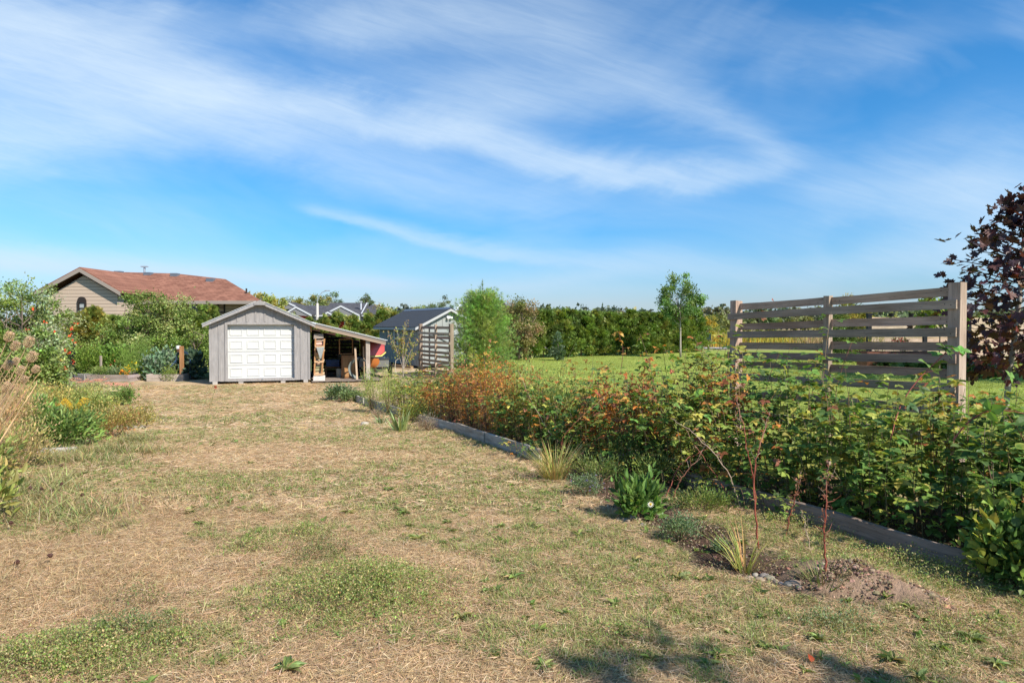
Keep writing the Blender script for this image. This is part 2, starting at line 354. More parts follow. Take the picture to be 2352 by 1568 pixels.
def greenness(x, y):
    n = fbm(x*1.1, y*1.1, 3, 5); n2 = fbm(x*4, y*4, 11, 3)
    v_ = sm(.50, .60, n*.62+n2*.38)*.95*sm(3.2, 5.5, y+.35*x+1.0)
    bias = .05*sm(.8, -.6, np.abs(x-front(y)+.9)-.6)
    for (a, b, c, d, e) in PG:
        q = ((x-a)/c)**2+((y-b)/d)**2; v_ = v_+1.4*e*np.exp(-q*1.1)*(.55+.9*(n2-.3))
    v_ = v_+bias
    dry = np.exp(-(((x+3)/1.6)**2+((y-4.6)/1.4)**2))*.3+np.exp(-(((x+.8)/1.2)**2+((y-5.2)/1.2)**2))*.12
    return np.clip(v_-dry, 0, 1)
def soilness(x, y):
    d = x-np.interp(y, SY, SX)
    n = fbm(x*3, y*3, 21, 3)
    s1 = sm(-.12, .02, d+(n-.5)*.35)*sm(.72, .45, d+(n-.5)*.35)*sm(SY.min()-.1, SY.min()+.2, y)*sm(SY.max()+1.2, SY.max()+.2, y)
    s2 = sm(-.05, .1, x-front(y))*sm(1.9, 1.6, x-front(y))*sm(19, 17, y)*.9
    return np.clip(np.maximum(s1, s2), 0, 1)
def lawnness(x, y):
    n = (fbm(x*1.3, y*1.3, 31, 3)-.5)*.5
    return sm(1.75, 2.05, x-front(y)+n)*sm(58.5, 57, y)
def lawn_region(x, y):
    # right of the raspberry bed, and behind the lean-to line
    return lawnness(x, y)*np.where(x > -6.0-np.maximum(0, y-26)*.3, 1, 0)
def ground_color(x, y):
    tan1 = np.array([.52, .375, .225]); tan2 = np.array([.37, .255, .15]); bare = np.array([.58, .44, .30])
    n1 = fbm(x*2.2, y*2.2, 41, 4)[..., None]; n2 = fbm(x*.5, y*.5, 45, 3)[..., None]
    c = tan2+(tan1-tan2)*sm(.3, .62, n1); c = c+(bare-c)*sm(.52, .7, n2)*.6
    gr = greenness(x, y)[..., None]; c = c+(np.array([.17, .19, .07])-c)*gr*.75
    s_ = soilness(x, y)[..., None]; c = c+(np.array([.085, .055, .038])*(.6+.8*n1)-c)*s_
    for (mx, my, r, hh) in MOUND:
        k = np.exp(-((x-mx)**2+(y-my)**2)/(r*r*1.3))[..., None]; c = c+(np.array([.30, .20, .135])*(.6+.8*n1)-c)*np.clip(k*1.3, 0, 1)
    l_ = lawn_region(x, y)[..., None]; stripe = fbm(x*.4, y*2.5, 51, 3)[..., None]
    c = c+(np.array([.25, .30, .065])*(.6+.8*stripe)-c)*l_
    back = sm(26, 27.5, y)[..., None]*np.where(x < -6, 1, 0)[..., None]; c = c+(np.array([.10, .13, .05])-c)*back
    # far field beyond the road
    f_ = sm(56.5, 58, y)[..., None]; nf = fbm(x*.08, y*.03, 61, 4)[..., None]; nb = fbm(x*.6, y*.4, 63, 3)[..., None]
    fc = np.array([.36, .27, .16])*(.75+.5*nb)+(np.array([.17, .19, .05])-np.array([.36, .27, .16]))*sm(.42, .6, nf)*sm(66, 110, y)[..., None]
    verge = sm(64.5, 60.5, y)[..., None]*.6; fc = fc+(np.array([.20, .20, .09])-fc)*verge
    c = c+(fc-c)*f_
    return np.clip(c, 0, 1)
ys = np.concatenate([[-80, -40, -20, -10, -6, -4, -2.5, -1.5, -.8, -.2], np.geomspace(.4, 2600, 560)])
ss_ = np.linspace(-1, 1, 361); hw = 1.35*(np.maximum(ys, 0)+7)+np.where(ys < 0, 40, 0)+3.0*np.maximum(ys-200, 0)*.4
GX = ss_[None]*hw[:, None]; GY = np.broadcast_to(ys[:, None], GX.shape)
micro = (fbm(GX*3, GY*3, 71, 4)-.5)*.05*sm(30, 10, GY)+(fbm(GX*12, GY*12, 73, 2)-.5)*.02*sm(14, 6, GY)
_md = sum(np.exp(-((GX-a)**2+(GY-b)**2)/(r*r)) for a, b, r, hh in MOUND)
rough_soil = soilness(GX, GY)*(fbm(GX*14, GY*14, 75, 3)-.5)*.05+np.clip(_md, 0, 1.2)*(fbm(GX*9, GY*9, 77, 4)-.5)*.13
GZ = H(GX, GY)+micro*(1-lawn_region(GX, GY))+rough_soil
def gz_micro(x, y): return H(x, y)+((fbm(x*3, y*3, 71, 4)-.5)*.05*sm(30, 10, y)+(fbm(x*12, y*12, 73, 2)-.5)*.02*sm(14, 6, y))*(1-lawn_region(x, y))
nr, nc = GX.shape; i = np.arange(nr-1)[:, None]*nc; j = np.arange(nc-1)[None]
gb = B(); gb.add(np.stack([GX, GY, GZ], -1).reshape(-1, 3), np.stack([i+j, i+j+1, i+nc+j+1, i+nc+j], -1).reshape(-1, 4), ground_color(GX, GY).reshape(-1, 3))
gm = mat('ground', attr=True, rough=.95, bump=.9, bscale=55, var=.35, vscale=22, spec=.05)
tag(gb.build('ground', gm, smooth=True, origin=(0, 0, 0)), kind='structure')
# road beyond the lawn
rb = B(); xs = np.linspace(-60, 160, 60)
rb.add(np.vstack([np.stack([xs, 59.2+xs*.02, H(xs, 59.2+xs*.02)+.05], -1), np.stack([xs, 62.3+xs*.02, H(xs, 62.3+xs*.02)+.05], -1)]), np.array([[k, k+1, k+61, k+60] for k in range(59)]))
tag(rb.build('road', mat('asphalt', (.34, .33, .33), .9, bump=.2, bscale=30, var=.12, vscale=1.5)), kind='structure')

# ------------------------------------------------------------------ grasses and litter
def samp_view(n, y0, y1, power=1.0, wid=.80):
    k = rng.random(n); y = (y0**(2-power)+k*(y1**(2-power)-y0**(2-power)))**(1/(2-power)) if power < 2 else y0*(y1/y0)**k
    x = rng.uniform(-1, 1, n)*(wid*y+.6); return x, y
def blades(b, x, y, hgt, wdt, lean, col, tmpl=(BLv, BLf), z0=0, dirs=None):
    n = len(x); z = gz_micro(x, y)+z0
    a = rng.uniform(0, 2*math.pi, n) if dirs is None else dirs
    up = np.stack([np.cos(a)*lean, np.sin(a)*lean, np.ones(n)], 1)
    up /= np.linalg.norm(up, axis=1)[:, None]
    nr_ = np.stack([np.cos(a), np.sin(a), np.zeros(n)], 1)+rng.normal(0, .3, (n, 3))
    b.inst(tmpl[0], tmpl[1], np.stack([x, y, z], 1), basis_from(up, nr_), np.stack([wdt, hgt, hgt], 1), col)
# straw lying flat + short dry stubble
def clear_of_yard(x, y):
    ok = (lawn_region(x, y) < .4) & (x < front(y)+.02) & (y < 25.5)
    ok &= ~((x < -10.3) & (y > 24)); return ok
b = B()
for (n, y0, y1, w) in ((230000, 2.4, 6, .0026), (160000, 6, 12, .0048), (90000, 12, 25, .010)):
    x, y = samp_view(n, y0, y1, 1.0); k = clear_of_yard(x, y) & (soilness(x, y) < rng.uniform(.05, .75, n)); x, y = x[k], y[k]; n = len(x)
    a = rng.uniform(0, 2*math.pi, n); tl = rng.uniform(-.02, .22, n)
    d = np.stack([np.cos(a), np.sin(a), tl], 1)
    pal = pick([(.60, .44, .265), (.51, .35, .20), (.36, .24, .14), (.68, .53, .36), (.45, .33, .18)], n, [3, 3, 1.3, 1.6, 1.6], .17, .05)
    b.inst(BLv*np.array([1, 1, .3]), BLf, np.stack([x, y, gz_micro(x, y)+rng.uniform(.001, .012, n)], 1), basis_from(d, np.array([[0, 0, 1.]])+rng.normal(0, .5, (n, 3))),
           np.stack([w*rng.uniform(.6, 1.5, n), (.03+.008*y)*rng.uniform(.5, 1.6, n), np.full(n, .06)], 1), pal)
tag(b.build('dry_grass', GRASS, origin=(0, 5, 0)), 'sun-bleached straw and dead stubble matted over the yard', 'dry grass', kind='stuff')
# upright dry blades
b = B()
for (n, y0, y1, w, h_) in ((60000, 2.4, 6, .0028, .05), (60000, 6, 13, .005, .05), (40000, 13, 25, .011, .05)):
    x, y = samp_view(n, y0, y1, 1.0); nn = fbm(x*1.7, y*1.7, 81, 3)
    k = clear_of_yard(x, y) & (rng.random(n) < .25+1.4*sm(.45, .65, nn)) & (soilness(x, y) < .35); x, y = x[k], y[k]; n = len(x)
    left = sm(-1.2, -2.6, x+.0*y)*sm(8, 6, y)
    blades(b, x, y, h_*rng.uniform(.4, 1.3, n)*(1+1.5*left), w*rng.uniform(.6, 1.3, n), rng.uniform(.3, 2.4, n), pick([(.56, .41, .24), (.45, .31, .17), (.38, .30, .15), (.33, .22, .13)], n, None, .2, .06))
tag(b.build('dry_grass_tufts', GRASS, origin=(0, 5, 0)), 'upright dry tan grass blades standing through the yard', 'dry grass', kind='stuff')
# living green blades in the yard
b = B()
for (n, y0, y1, w, h_) in ((380000, 2.4, 6, .0032, .045), (330000, 6, 13, .0058, .045), (170000, 13, 25.5, .012, .05)):
    x, y = samp_view(n, y0, y1, 1.0); gg = sm(.16, .80, greenness(x, y))*(.12+1.3*sm(.46, .60, fbm(x*8, y*8, 85, 2)))
    k = clear_of_yard(x, y) & (rng.random(n) < gg*.85) & (soilness(x, y) < .5); x, y = x[k], y[k]; n = len(x)
    blades(b, x, y, h_*rng.uniform(.4, 1.5, n), w*rng.uniform(.6, 1.4, n), rng.uniform(.1, 1.8, n), pick([(.24, .30, .09), (.17, .24, .06), (.34, .35, .13), (.44, .38, .19)], n, [3, 3, 2, 1.8], .2, .08))
tag(b.build('green_grass', GRASS, origin=(0, 5, 0)), 'patchy green grass surviving between the dry areas of the yard', 'grass', kind='stuff')
# mown lawn: short blades
b = B()
for (n, y0, y1, w, h_) in ((170000, 5, 13, .006, .035), (150000, 13, 26, .013, .04), (90000, 26, 50, .03, .05)):
    x, y = samp_view(n, y0, y1, 1.0); k = (lawn_region(x, y) > .5) & (y < 57) & ~((x > 3.0) & (y < 4)); x, y = x[k], y[k]; n = len(x)
    st = fbm(x*.4, y*2.5, 51, 3)[:, None]
    blades(b, x, y, h_*rng.uniform(.5, 1.3, n), w*rng.uniform(.6, 1.4, n), rng.uniform(.1, 1.4, n), pick([(.29, .34, .065), (.23, .29, .05), (.37, .38, .11)], n, [3, 2, 1.0], .12, .04)*(.6+.8*st), tmpl=(T3v, T3f))
tag(b.build('lawn_grass', GRASS, origin=(8, 20, 0)), 'short mown green lawn grass beyond the raspberry bed', 'lawn', kind='stuff')
# weeds: clover, knotweed mats, dandelion rosettes
cl = B()
def clover(px, py, rx, ry, n, hmax=.07, pal=((.16, .24, .06), (.22, .28, .08), (.30, .30, .12), (.40, .34, .18)), size=.010):
    c = G(px, py); q = rng.normal(size=(n, 2))*.5; x = c[0]+q[:, 0]*rx; y = c[1]+q[:, 1]*ry
    dome = np.exp(-(q**2).sum(1)*1.2); nz = fbm(x*9, y*9, 5, 3); z = gz_micro(x, y)+rng.random(n)**.6*hmax*(.35+dome)*(.3+1.4*nz)
    cl.inst(L1v, L1f, np.stack([x, y, z], 1), basis_from(rdir(n, .35), rdir(n, 1.2)), size*rng.uniform(.6, 1.5, n)*(1+.03*c[1]), pick(pal, n, None, .28, .1))
clover(820, 1380, .60, .46, 12000, .13); clover(860, 1350, .35, .25, 4000, .15)
for a in ((740, 1275, .28, .32, 2600, .11, ((.20, .20, .09), (.16, .2, .07), (.27, .2, .11))), (700, 1225, .14, .12, 900, .09), (590, 1262, .2, .14, 900, .09), (480, 1110, 1.1, .5, 3000, .06), (240, 1500, .45, .3, 5000, .09), (90, 1530, .4, .25, 4000, .1),
          (300, 1460, .35, .2, 1800, .09, ((.20, .22, .12), (.15, .2, .08))), (400, 1480, .2, .1, 800, .06), (320, 1390, .2, .15, 700, .1, ((.24, .2, .11), (.18, .2, .08))), (2200, 1330, 1.0, .35, 5000, .08), (2050, 1290, .8, .3, 4500, .08), (1800, 1215, 1.0, .3, 4000, .08),
          (1440, 1462, .12, .1, 500, .08), (1030, 1145, .3, .2, 500, .05), (1920, 1440, .25, .12, 900, .1, ((.2, .25, .13), (.16, .22, .1))), (1480, 1335, .5, .3, 1200, .05), (1300, 1260, .6, .4, 1200, .05), (1000, 1400, .2, .1, 300, .05), (2250, 1450, .4, .2, 900, .06)):
    clover(*a)
tag(cl.build('clover', LEAF, origin=(0, 5, 0)), 'mats of clover and knotweed leaves spreading in the dry yard', 'weeds', kind='stuff')
# small separate grass and weed clumps
b = B(); x, y = samp_view(1500, 2.9, 16, 1.0); k = clear_of_yard(x, y) & (greenness(x, y) > rng.uniform(.10, .5, 1500)) & (soilness(x, y) < .3); x, y = x[k], y[k]
for xx, yy_ in zip(x, y):
    n = int(rng.integers(14, 40)); r_ = rng.uniform(.015, .06); pal_ = [[(.15, .24, .06), (.20, .28, .07)], [(.26, .31, .09), (.20, .26, .07)], [(.12, .20, .06), (.30, .32, .12)]][rng.integers(3)]
    blades(b, xx+rng.normal(0, r_, n), yy_+rng.normal(0, r_, n), rng.uniform(.03, .09, n), np.full(n, .0032+.0004*yy_), rng.uniform(.3, 2.2, n), pick(pal_, n, None, .2, .06))
tag(b.build('grass_clumps', GRASS, origin=(0, 5, 0)), 'darker green grass clumps dotted over the yard', 'grass', kind='stuff')
dn = B(); rp = [(550, 1480), (500, 1525), (660, 1540), (440, 1500), (415, 1455), (310, 1470), (1240, 1450), (1430, 1460), (1700, 1250), (1330, 1230), (1460, 1290), (1060, 1420), (1880, 1470), (2090, 1400), (2160, 1490), (2230, 1470), (1750, 1420), (1620, 1380), (1850, 1545),
      (1250, 1535), (900, 1305), (1150, 1210), (1210, 1165), (960, 1240), (1370, 1360), (1500, 1400), (1560, 1330), (1090, 1110), (700, 1130), (930, 1180), (1010, 1250), (1760, 1490), (2050, 1520), (2290, 1530), (940, 1470), (1120, 1360), (1650, 1510), (2110, 1560), (800, 1180), (460, 1205), (1180, 1330), (1290, 1410)]
for (a, c_) in rp:
    p = G(a, c_); n = rng.integers(11, 24); s_ = rng.uniform(.035, .085); az = rng.uniform(0, 6.28, n); el_ = rng.uniform(.12, .75, n)
    d = np.stack([np.cos(az), np.sin(az), el_], 1)
    dn.inst(L2v*np.array([.48, 1, 1.6]), L2f, np.repeat([[p[0], p[1], p[2]+.008]], n, 0), basis_from(d, np.array([[0, 0, 1.]])+rng.normal(0, .25, (n, 3))), s_*rng.uniform(.6, 1.2, n), pick([(.17, .23, .07), (.24, .29, .10), (.14, .19, .06), (.32, .28, .12)], n, None, .25))
x, y = samp_view(1300, 3, 14, 1.0); k = clear_of_yard(x, y) & (greenness(x, y) > .15); x, y = x[k], y[k]
for a, c_ in zip(x, y):
    n = rng.integers(6, 11); az = rng.uniform(0, 6.28, n); d = np.stack([np.cos(az), np.sin(az), rng.uniform(.1, .9, n)], 1)
    dn.inst(L1v*np.array([.7, 1, 1.5]), L1f, np.repeat([[a, c_, float(gz_micro(np.array(a), np.array(c_)))+.005]], n, 0), basis_from(d, np.array([[0, 0, 1.]])+rng.normal(0, .3, (n, 3))), rng.uniform(.03, .07)*rng.uniform(.6, 1.2, n), pick([(.13, .20, .045), (.18, .23, .07)], n))
tag(dn.build('dandelion_rosettes', LEAF, origin=(0, 5, 0)), 'flat dandelion and dock leaves scattered through the yard', 'weeds', kind='stuff')

# ------------------------------------------------------------------ plant builders
def tree(name, label, cat, base, height, crown, rad, pal, leaf=.1, nclump=30, per=160, trunk=.07, bark=None, tmpl=None, w=None, clump=.35, group=None, lean=(0, 0), multi=1, sv=.25, bare=0, trunktop=.75, upbias=.3, underside_gap=0):
    """crown: centre offset from base; rad: radii"""
    base = np.asarray(base, float); tmpl = tmpl or (L1v, L1f); bark = bark or BARK
    root = thing(name, label, cat, base, 0, group)
    cr = np.array([crown[0], crown[1], crown[2]]); rad = np.asarray(rad, float)
    q = rdir(nclump)*(rng.uniform(.25, 1, (nclump, 1))**.55); cc = cr+q*rad*(1+rng.uniform(-.18, .18, (nclump, 1)))
    cc[:, 2] = np.maximum(cc[:, 2], clump*.4)
    tb = B(); tops = []
    for k in range(multi):
        a = rng.uniform(0, 6.28); top = cr+np.array([lean[0], lean[1], rad[2]*(trunktop-.5)])+(rng.normal(0, .4, 3)*rad*(multi > 1))
        t_ = np.linspace(0, 1, 7)[:, None]; pts = top*t_; pts[:, :2] += np.sin(t_*5+a)*.03*height*.3; pts[0, :2] = rng.normal(0, .04*(multi > 1), 2)
        pts[:, :2] *= t_**.6+.0
        tb.tube(pts, np.linspace(trunk, trunk*.3, 7)/(multi**.5), 7); tops.append(pts)
    tb.build('trunk', bark, root, True)
    br = B()
    for c_ in cc:
        pts = tops[rng.integers(multi)]; h_ = np.clip((c_[2]-rad[2]*.45)/max(pts[-1][2], .1), .12, .95); s_ = np.array([np.interp(h_*pts[-1][2], pts[:, 2], pts[:, k]) for k in range(3)])
        mid = (s_+c_)/2+np.array([0, 0, -.06*np.linalg.norm(c_-s_)])
        br.tube([s_, mid, c_], [trunk*.28, trunk*.18, trunk*.06], 4, cap=False)
    br.build('branches', bark, root)
    fb = B(); n = nclump*per; ci = np.repeat(np.arange(nclump), per)
    sz = clump*rng.uniform(.6, 1.3, nclump)[ci][:, None]
    pos = cc[ci]+rng.normal(0, 1, (n, 3))*sz*np.array([.55, .55, .45]); pos[:, 2] = np.maximum(pos[:, 2], .02+underside_gap)
    out = pos-cr; out /= np.linalg.norm(out, axis=1)[:, None]+1e-6
    d = out*.7+rdir(n)*.9; nr_ = rdir(n, .9)+out*.4
    cc_ = pick(pal, nclump, w, .12, .05)[ci]; col_ = np.clip(cc_*np.exp(rng.normal(0, sv, (n, 1)))*np.exp(rng.normal(0, .07, (n, 3))), 0, 1)
    fb.inst(tmpl[0], tmpl[1], pos, basis_from(d, nr_), leaf*rng.uniform(.6, 1.35, n), col_)
    fb.build('crown', LEAF, root); return root
def conifer(name, label, cat, base, h, r, pal, n=9000, spray=.16, tmpl=None, group=None, taper=.8, ragged=.15, sv=.25, trunk=.05, droop=.0, rr=(1, 1), brown=0):
    base = np.asarray(base, float); tmpl = tmpl or (CEv, CEf); root = thing(name, label, cat, base, 0, group)
    tb = B(); tb.tube([[0, 0, 0], [.02, 0, h*.5], [0, .01, h*.97]], [trunk, trunk*.6, trunk*.12], 6); tb.build('trunk', BARK, root, True)
    # branch clusters spiral up
    nb = max(26, n//90); tz = rng.random(nb)**.85; az = rng.uniform(0, 6.28, nb)
    prof = np.where(tz < .15, .75+tz*1.6, 1.0*(1-((tz-.15)/.85)**1.35*taper)); rb_ = r*prof*(1+rng.normal(0, ragged, nb)); cz = tz*h
    per = n//nb; ci = np.repeat(np.arange(nb), per); N = nb*per
    t_ = rng.random(N)**.5; out = np.stack([np.cos(az)*rr[0], np.sin(az)*rr[1], np.zeros(nb)], 1)[ci]
    pos = out*(rb_[ci]*t_)[:, None]; pos[:, 2] = cz[ci]+t_*rb_[ci]*(.35-droop)*1.0
    h0_ = h*(1+.0)
    pos += rng.normal(0, 1, (N, 3))*np.array([.13, .13, .10])*r*(1.25-.6*tz[ci])[:, None]; pos[:, 2] = np.clip(pos[:, 2], .04, h*1.04)
    d = out*.8+rdir(N)*.6+np.array([0, 0, .55-droop]); cb = pick(pal, nb, None, .14, .06)[ci]
    fb = B(); fb.inst(tmpl[0], tmpl[1], pos, basis_from(d, rdir(N)), spray*rng.uniform(.6, 1.3, N), np.clip(cb*np.exp(rng.normal(0, sv, (N, 1))), 0, 1))
    # leader wisps
    k = 60; z = rng.uniform(h*.85, h*1.1, k); fb.inst(tmpl[0], tmpl[1], np.stack([rng.normal(0, .05*r, k), rng.normal(0, .05*r, k), z], 1), basis_from(rdir(k, 1.2), rdir(k)), spray*.8*rng.uniform(.5, 1, k), pick(pal, k))
    fb.build('crown', LEAF, root); return root
def bush(name, label, cat, base, r, h, pal, n=1500, leaf=.05, tmpl=None, group=None, w=None, sv=.25, up=.4, stems=8, nlump=14, kind=None, cane_col=(.2, .13, .07), flowers=None, rx=None):
    base = np.asarray(base, float); tmpl = tmpl or (L1v, L1f); rx = rx or r
    root = thing(name, label, cat, base, 0, group)
    az = rng.uniform(0, 6.28, nlump); rr = np.sqrt(rng.random(nlump))*.75; lc = np.stack([np.cos(az)*rr*rx, np.sin(az)*rr*r, h*(.25+.6*rng.random(nlump)*np.sqrt(1-rr*rr))], 1)
    sb = B()
    for c_ in lc[:stems]:
        sb.tube([[c_[0]*.15, c_[1]*.15, 0], [c_[0]*.6, c_[1]*.6, c_[2]*.55], c_], [.008+.004*h, .006, .003], 4, cane_col, cap=False)
    sb.build('stems', CANE, root)
    ci = rng.integers(0, nlump, n); pos = lc[ci]+rng.normal(0, 1, (n, 3))*np.array([rx*.26, r*.26, h*.17]); pos[:, 2] = np.abs(pos[:, 2])+.01
    out = pos-np.array([0, 0, h*.3]); out /= np.linalg.norm(out, axis=1)[:, None]; d = out+rdir(n)*.7; d[:, 2] += up
    fb = B(); cb = pick(pal, nlump, w, .12, .05)[ci]
    fb.inst(tmpl[0], tmpl[1], pos, basis_from(d, rdir(n, .8)), leaf*rng.uniform(.6, 1.35, n), np.clip(cb*np.exp(rng.normal(0, sv, (n, 1)))*np.exp(rng.normal(0, .06, (n, 3))), 0, 1))
    fb.build('foliage', LEAF, root)
    if flowers:
        nf, fc, fs = flowers; k = rng.integers(0, nlump, nf); pp = lc[k]+np.stack([rng.normal(0, rx*.25, nf), rng.normal(0, r*.25, nf), np.abs(rng.normal(0, h*.18, nf))], 1)
        fl = B()
        for q in range(6): fl.inst(L1v, L1f, pp, basis_from(rdir(nf, .4), rdir(nf, .8)), fs*rng.uniform(.7, 1.2, nf), pick([fc], nf, None, .15, .05))
        fl.build('flowers', LEAF, root)
    return root
def tuft(name, label, cat, base, r, h, n, w, pal, spread=.7, group=None, bend=.34):
    root_b = B(); a = rng.uniform(0, 6.28, n); q = np.sqrt(rng.random(n))*r; x = np.cos(a)*q; y = np.sin(a)*q
    lean = np.abs(rng.normal(0, 1, n))*spread*.7; d = np.stack([np.cos(a)*lean, np.sin(a)*lean, np.ones(n)], 1); tv = BLv*np.array([1, 1, bend/.34])
    root_b.inst(tv, BLf, np.stack([x, y, np.zeros(n)], 1), basis_from(d, -np.array([[0, 0, 1.]])*1.0+np.stack([np.cos(a), np.sin(a), rng.normal(0, .2, n)], 1)*1.2), np.stack([w*rng.uniform(.7, 1.3, n), h*rng.uniform(.5, 1.15, n), h*np.ones(n)], 1), pick(pal, n, None, .2, .07))
    o = root_b.build(name, GRASS, origin=(0, 0, 0)); o.location = base; return tag(o, label, cat, group)

# ================================================================== GARDEN SHED WITH LEAN-TO
GREY = (.36, .32, .30); GREYD = (.22, .18, .15); NEW = (.42, .22, .10)
SH = math.atan2(.28, .96); SO = np.array([-10.83, 24.4, -.5])
ex = np.array([math.cos(SH), math.sin(SH), 0]); ey = np.array([-math.sin(SH), math.cos(SH), 0]); ez = np.array([0, 0, 1.])
def sl(x, y, z): return SO+ex*x+ey*y+ez*z
paint = mat('grey stained timber', (.305, .285, .275), .85, bump=.35, bscale=14, var=.26, vscale=3.5, vstretch=(6, 6, .7), spec=.15)
white = mat('white steel door', (.57, .57, .55), .55, spec=.25, var=.06, vscale=1.6)
brownwood = woodmat('bare timber', .25)
roofgrey = mat('galvanised roof sheet', (.50, .51, .53), .45, metal=.3, bump=.1, bscale=8)
shed = thing('timber_shed', 'grey board-and-batten shed with a white panelled roll-up door and an open lean-to', 'shed', SO, SH)
WS, WD, WH, RZ = 3.46, 4.6, 2.2, 2.98
d0, d1, dz0, dz1 = .60, 2.92, .165, 2.155
b = B(); TH = .05
def wallpoly(pts, y0): b.prism([(x, y0, z) for x, z in pts], (0, TH, 0))
ytop = lambda x: WH+(RZ-.02-WH)*(1-abs(x-WS/2)/(WS/2))
wallpoly([(0, .10), (d0, .10), (d0, ytop(d0)), (0, WH)], 0); wallpoly([(d1, .10), (WS, .10), (WS, WH), (d1, ytop(d1))], 0)
wallpoly([(d0, dz1), (d1, dz1), (d1, ytop(d1)), (WS/2, RZ-.02), (d0, ytop(d0))], 0)
wallpoly([(d0, .10), (d1, .10), (d1, dz0), (d0, dz0)], 0)
wallpoly([(0, .10), (WS, .10), (WS, WH), (WS/2, RZ-.02), (0, WH)], WD-TH)
b.box((TH/2, WD/2, (WH+.1)/2), (TH, WD-2*TH-.004, WH-.1)); b.box((WS-TH/2, WD/2, (WH+.1)/2), (TH, WD-2*TH-.004, WH-.1))
b.box((WS/2, WD/2, .15), (WS-2*TH-.01, WD-2*TH-.01, .08)); b.build('wall', paint, shed)
for k in range(1, 11):
    x = .02+k*.312
    if x > WS-.05: continue
    zb = dz1+.09 if d0-.05 < x < d1+.05 else .11
    b = B(); b.box((x, -.0125, (zb+ytop(x)-.02)/2), (.052, .021, ytop(x)-.02-zb)); tag(b.build('batten', paint, shed))
for x in (.035, WS-.035): b = B(); b.box((x, -.0125, (.10+WH)/2), (.07, .021, WH-.10)); b.build('corner_board', paint, shed)
fr = B()
fr.box((d0-.03, -.016, (.10+dz1+.08)/2), (.09, .03, dz1+.08-.10)); fr.box((d1+.03, -.016, (.10+dz1+.08)/2), (.09, .03, dz1+.08-.10))
fr.box(((d0+d1)/2, -.016, dz1+.035), (d1-d0-.032, .03, .09)); fr.box(((d0+d1)/2, -.016, (.10+dz0)/2+.0), (d1-d0-.032, .03, dz0-.10+.012))
fr.box((d0-.0225, .10, (dz0+dz1)/2), (.045, .098, dz1-dz0)); fr.box((d1+.0225, .10, (dz0+dz1)/2), (.045, .098, dz1-dz0)); fr.box(((d0+d1)/2, .10, dz1+.02), (d1-d0+.08, .098, .04))
fr.build('door_frame', paint, shed)
# sectional door: four sections, four pressed panels each
db = B(); dw = d1-d0; hs = (dz1-dz0)/4; ydoor = .15
for r_ in range(4):
    z0 = dz0+r_*hs
    db.box(((d0+d1)/2, ydoor+.025, z0+hs/2), (dw, .05, hs-.012))
    for c_ in range(4):
        px0 = d0+dw*(c_+.5)/4; pw, ph = dw/4*.74, hs*.62; zc = z0+hs/2
        o_ = np.array([[-1, -1], [1, -1], [1, 1], [-1, 1]]); v = []
        for (kx, dd) in ((1.0, -.0), (.97, -.018), (.88, -.018), (.83, -.002), (.78, -.002)):
            hx = pw/2-(1-kx)*pw/2*1.0; hz = ph/2-(1-kx)*pw/2*1.0
            v += [[px0+a*hx, ydoor+dd-.001, zc+c*hz] for a, c in o_]
        f = []
        for q in range(4):
            for e in range(4): f.append([q*4+e, q*4+(e+1) % 4, q*4+4+(e+1) % 4, q*4+4+e])
        f.append([16, 17, 18, 19]); db.add(v, f)
dr = db.build('door', white, shed)
hb = B(); hb.tube([((d0+d1)/2+.03, -.045, dz0+.035), ((d0+d1)/2+.03, -.06, dz0-.01), ((d0+d1)/2-.0, -.05, dz0-.06)], .012, 6); hb.build('handle', mat('steel', (.4, .4, .4), .4, metal=.8), dr)
# roof planes with overhang
def roofslab(b, x0, z0, x1, z1, y0, y1, th): b.prism([(x0, y0, z0), (x1, y0, z1), (x1, y0, z1+th), (x0, y0, z0+th)], (0, y1-y0, 0))
OV = .20; slope = (RZ-WH)/(WS/2)
b = B(); roofslab(b, -OV, WH-OV*slope+.02, WS/2, RZ+.0, -.21, WD+.2, .03); roofslab(b, WS/2, RZ+.0, WS+OV, WH-OV*slope+.02, -.21, WD+.2, .03)
roof = b.build('roof', roofgrey, shed)
b = B()
for s_ in (0, 1):
    xa = -OV+.01 if s_ == 0 else WS+OV-.01; b.prism([(xa, -.235, WH-OV*slope-.065), (xa, -.235, WH-OV*slope+.022), (WS/2, -.235, RZ+.002), (WS/2, -.235, RZ-.085)], (0, .022, 0))
b.build('rake_board', paint, roof)
b = B(); b.prism([(WS/2-.20, -.262, RZ-.13), (WS/2+.20, -.262, RZ-.13), (WS/2+.20, -.262, RZ-.05), (WS/2, -.262, RZ+.05), (WS/2-.20, -.262, RZ-.05)], (0, .024, 0)); b.build('gable_plate', paint, roof)
b = B(); roofslab(b, WS/2-.13, RZ-.13*slope+.035, WS/2, RZ+.035, -.24, WD+.22, .02); roofslab(b, WS/2, RZ+.035, WS/2+.13, RZ-.13*slope+.035, -.24, WD+.22, .02); b.build('ridge_cap', mat('dark trim', (.10, .07, .06), .6), roof)
b = B(); roofslab(b, -OV-.01, WH-OV*slope+.052, WS/2-.13, RZ-.13*slope+.052, -.25, -.14, .012); roofslab(b, WS/2+.13, RZ-.13*slope+.052, WS+OV+.01, WH-OV*slope+.052, -.25, -.14, .012); b.build('drip_edge', mat('white metal trim', (.78, .78, .78), .4, spec=.5), roof)
for x in (.18, 1.05, 2.5, 3.3):
    b = B(); b.box((x, .14, .05), (.16, .3, .10)); b.build('skid_block', mat('concrete', (.40, .37, .34), .9, bump=.3, bscale=40, var=.2), shed)
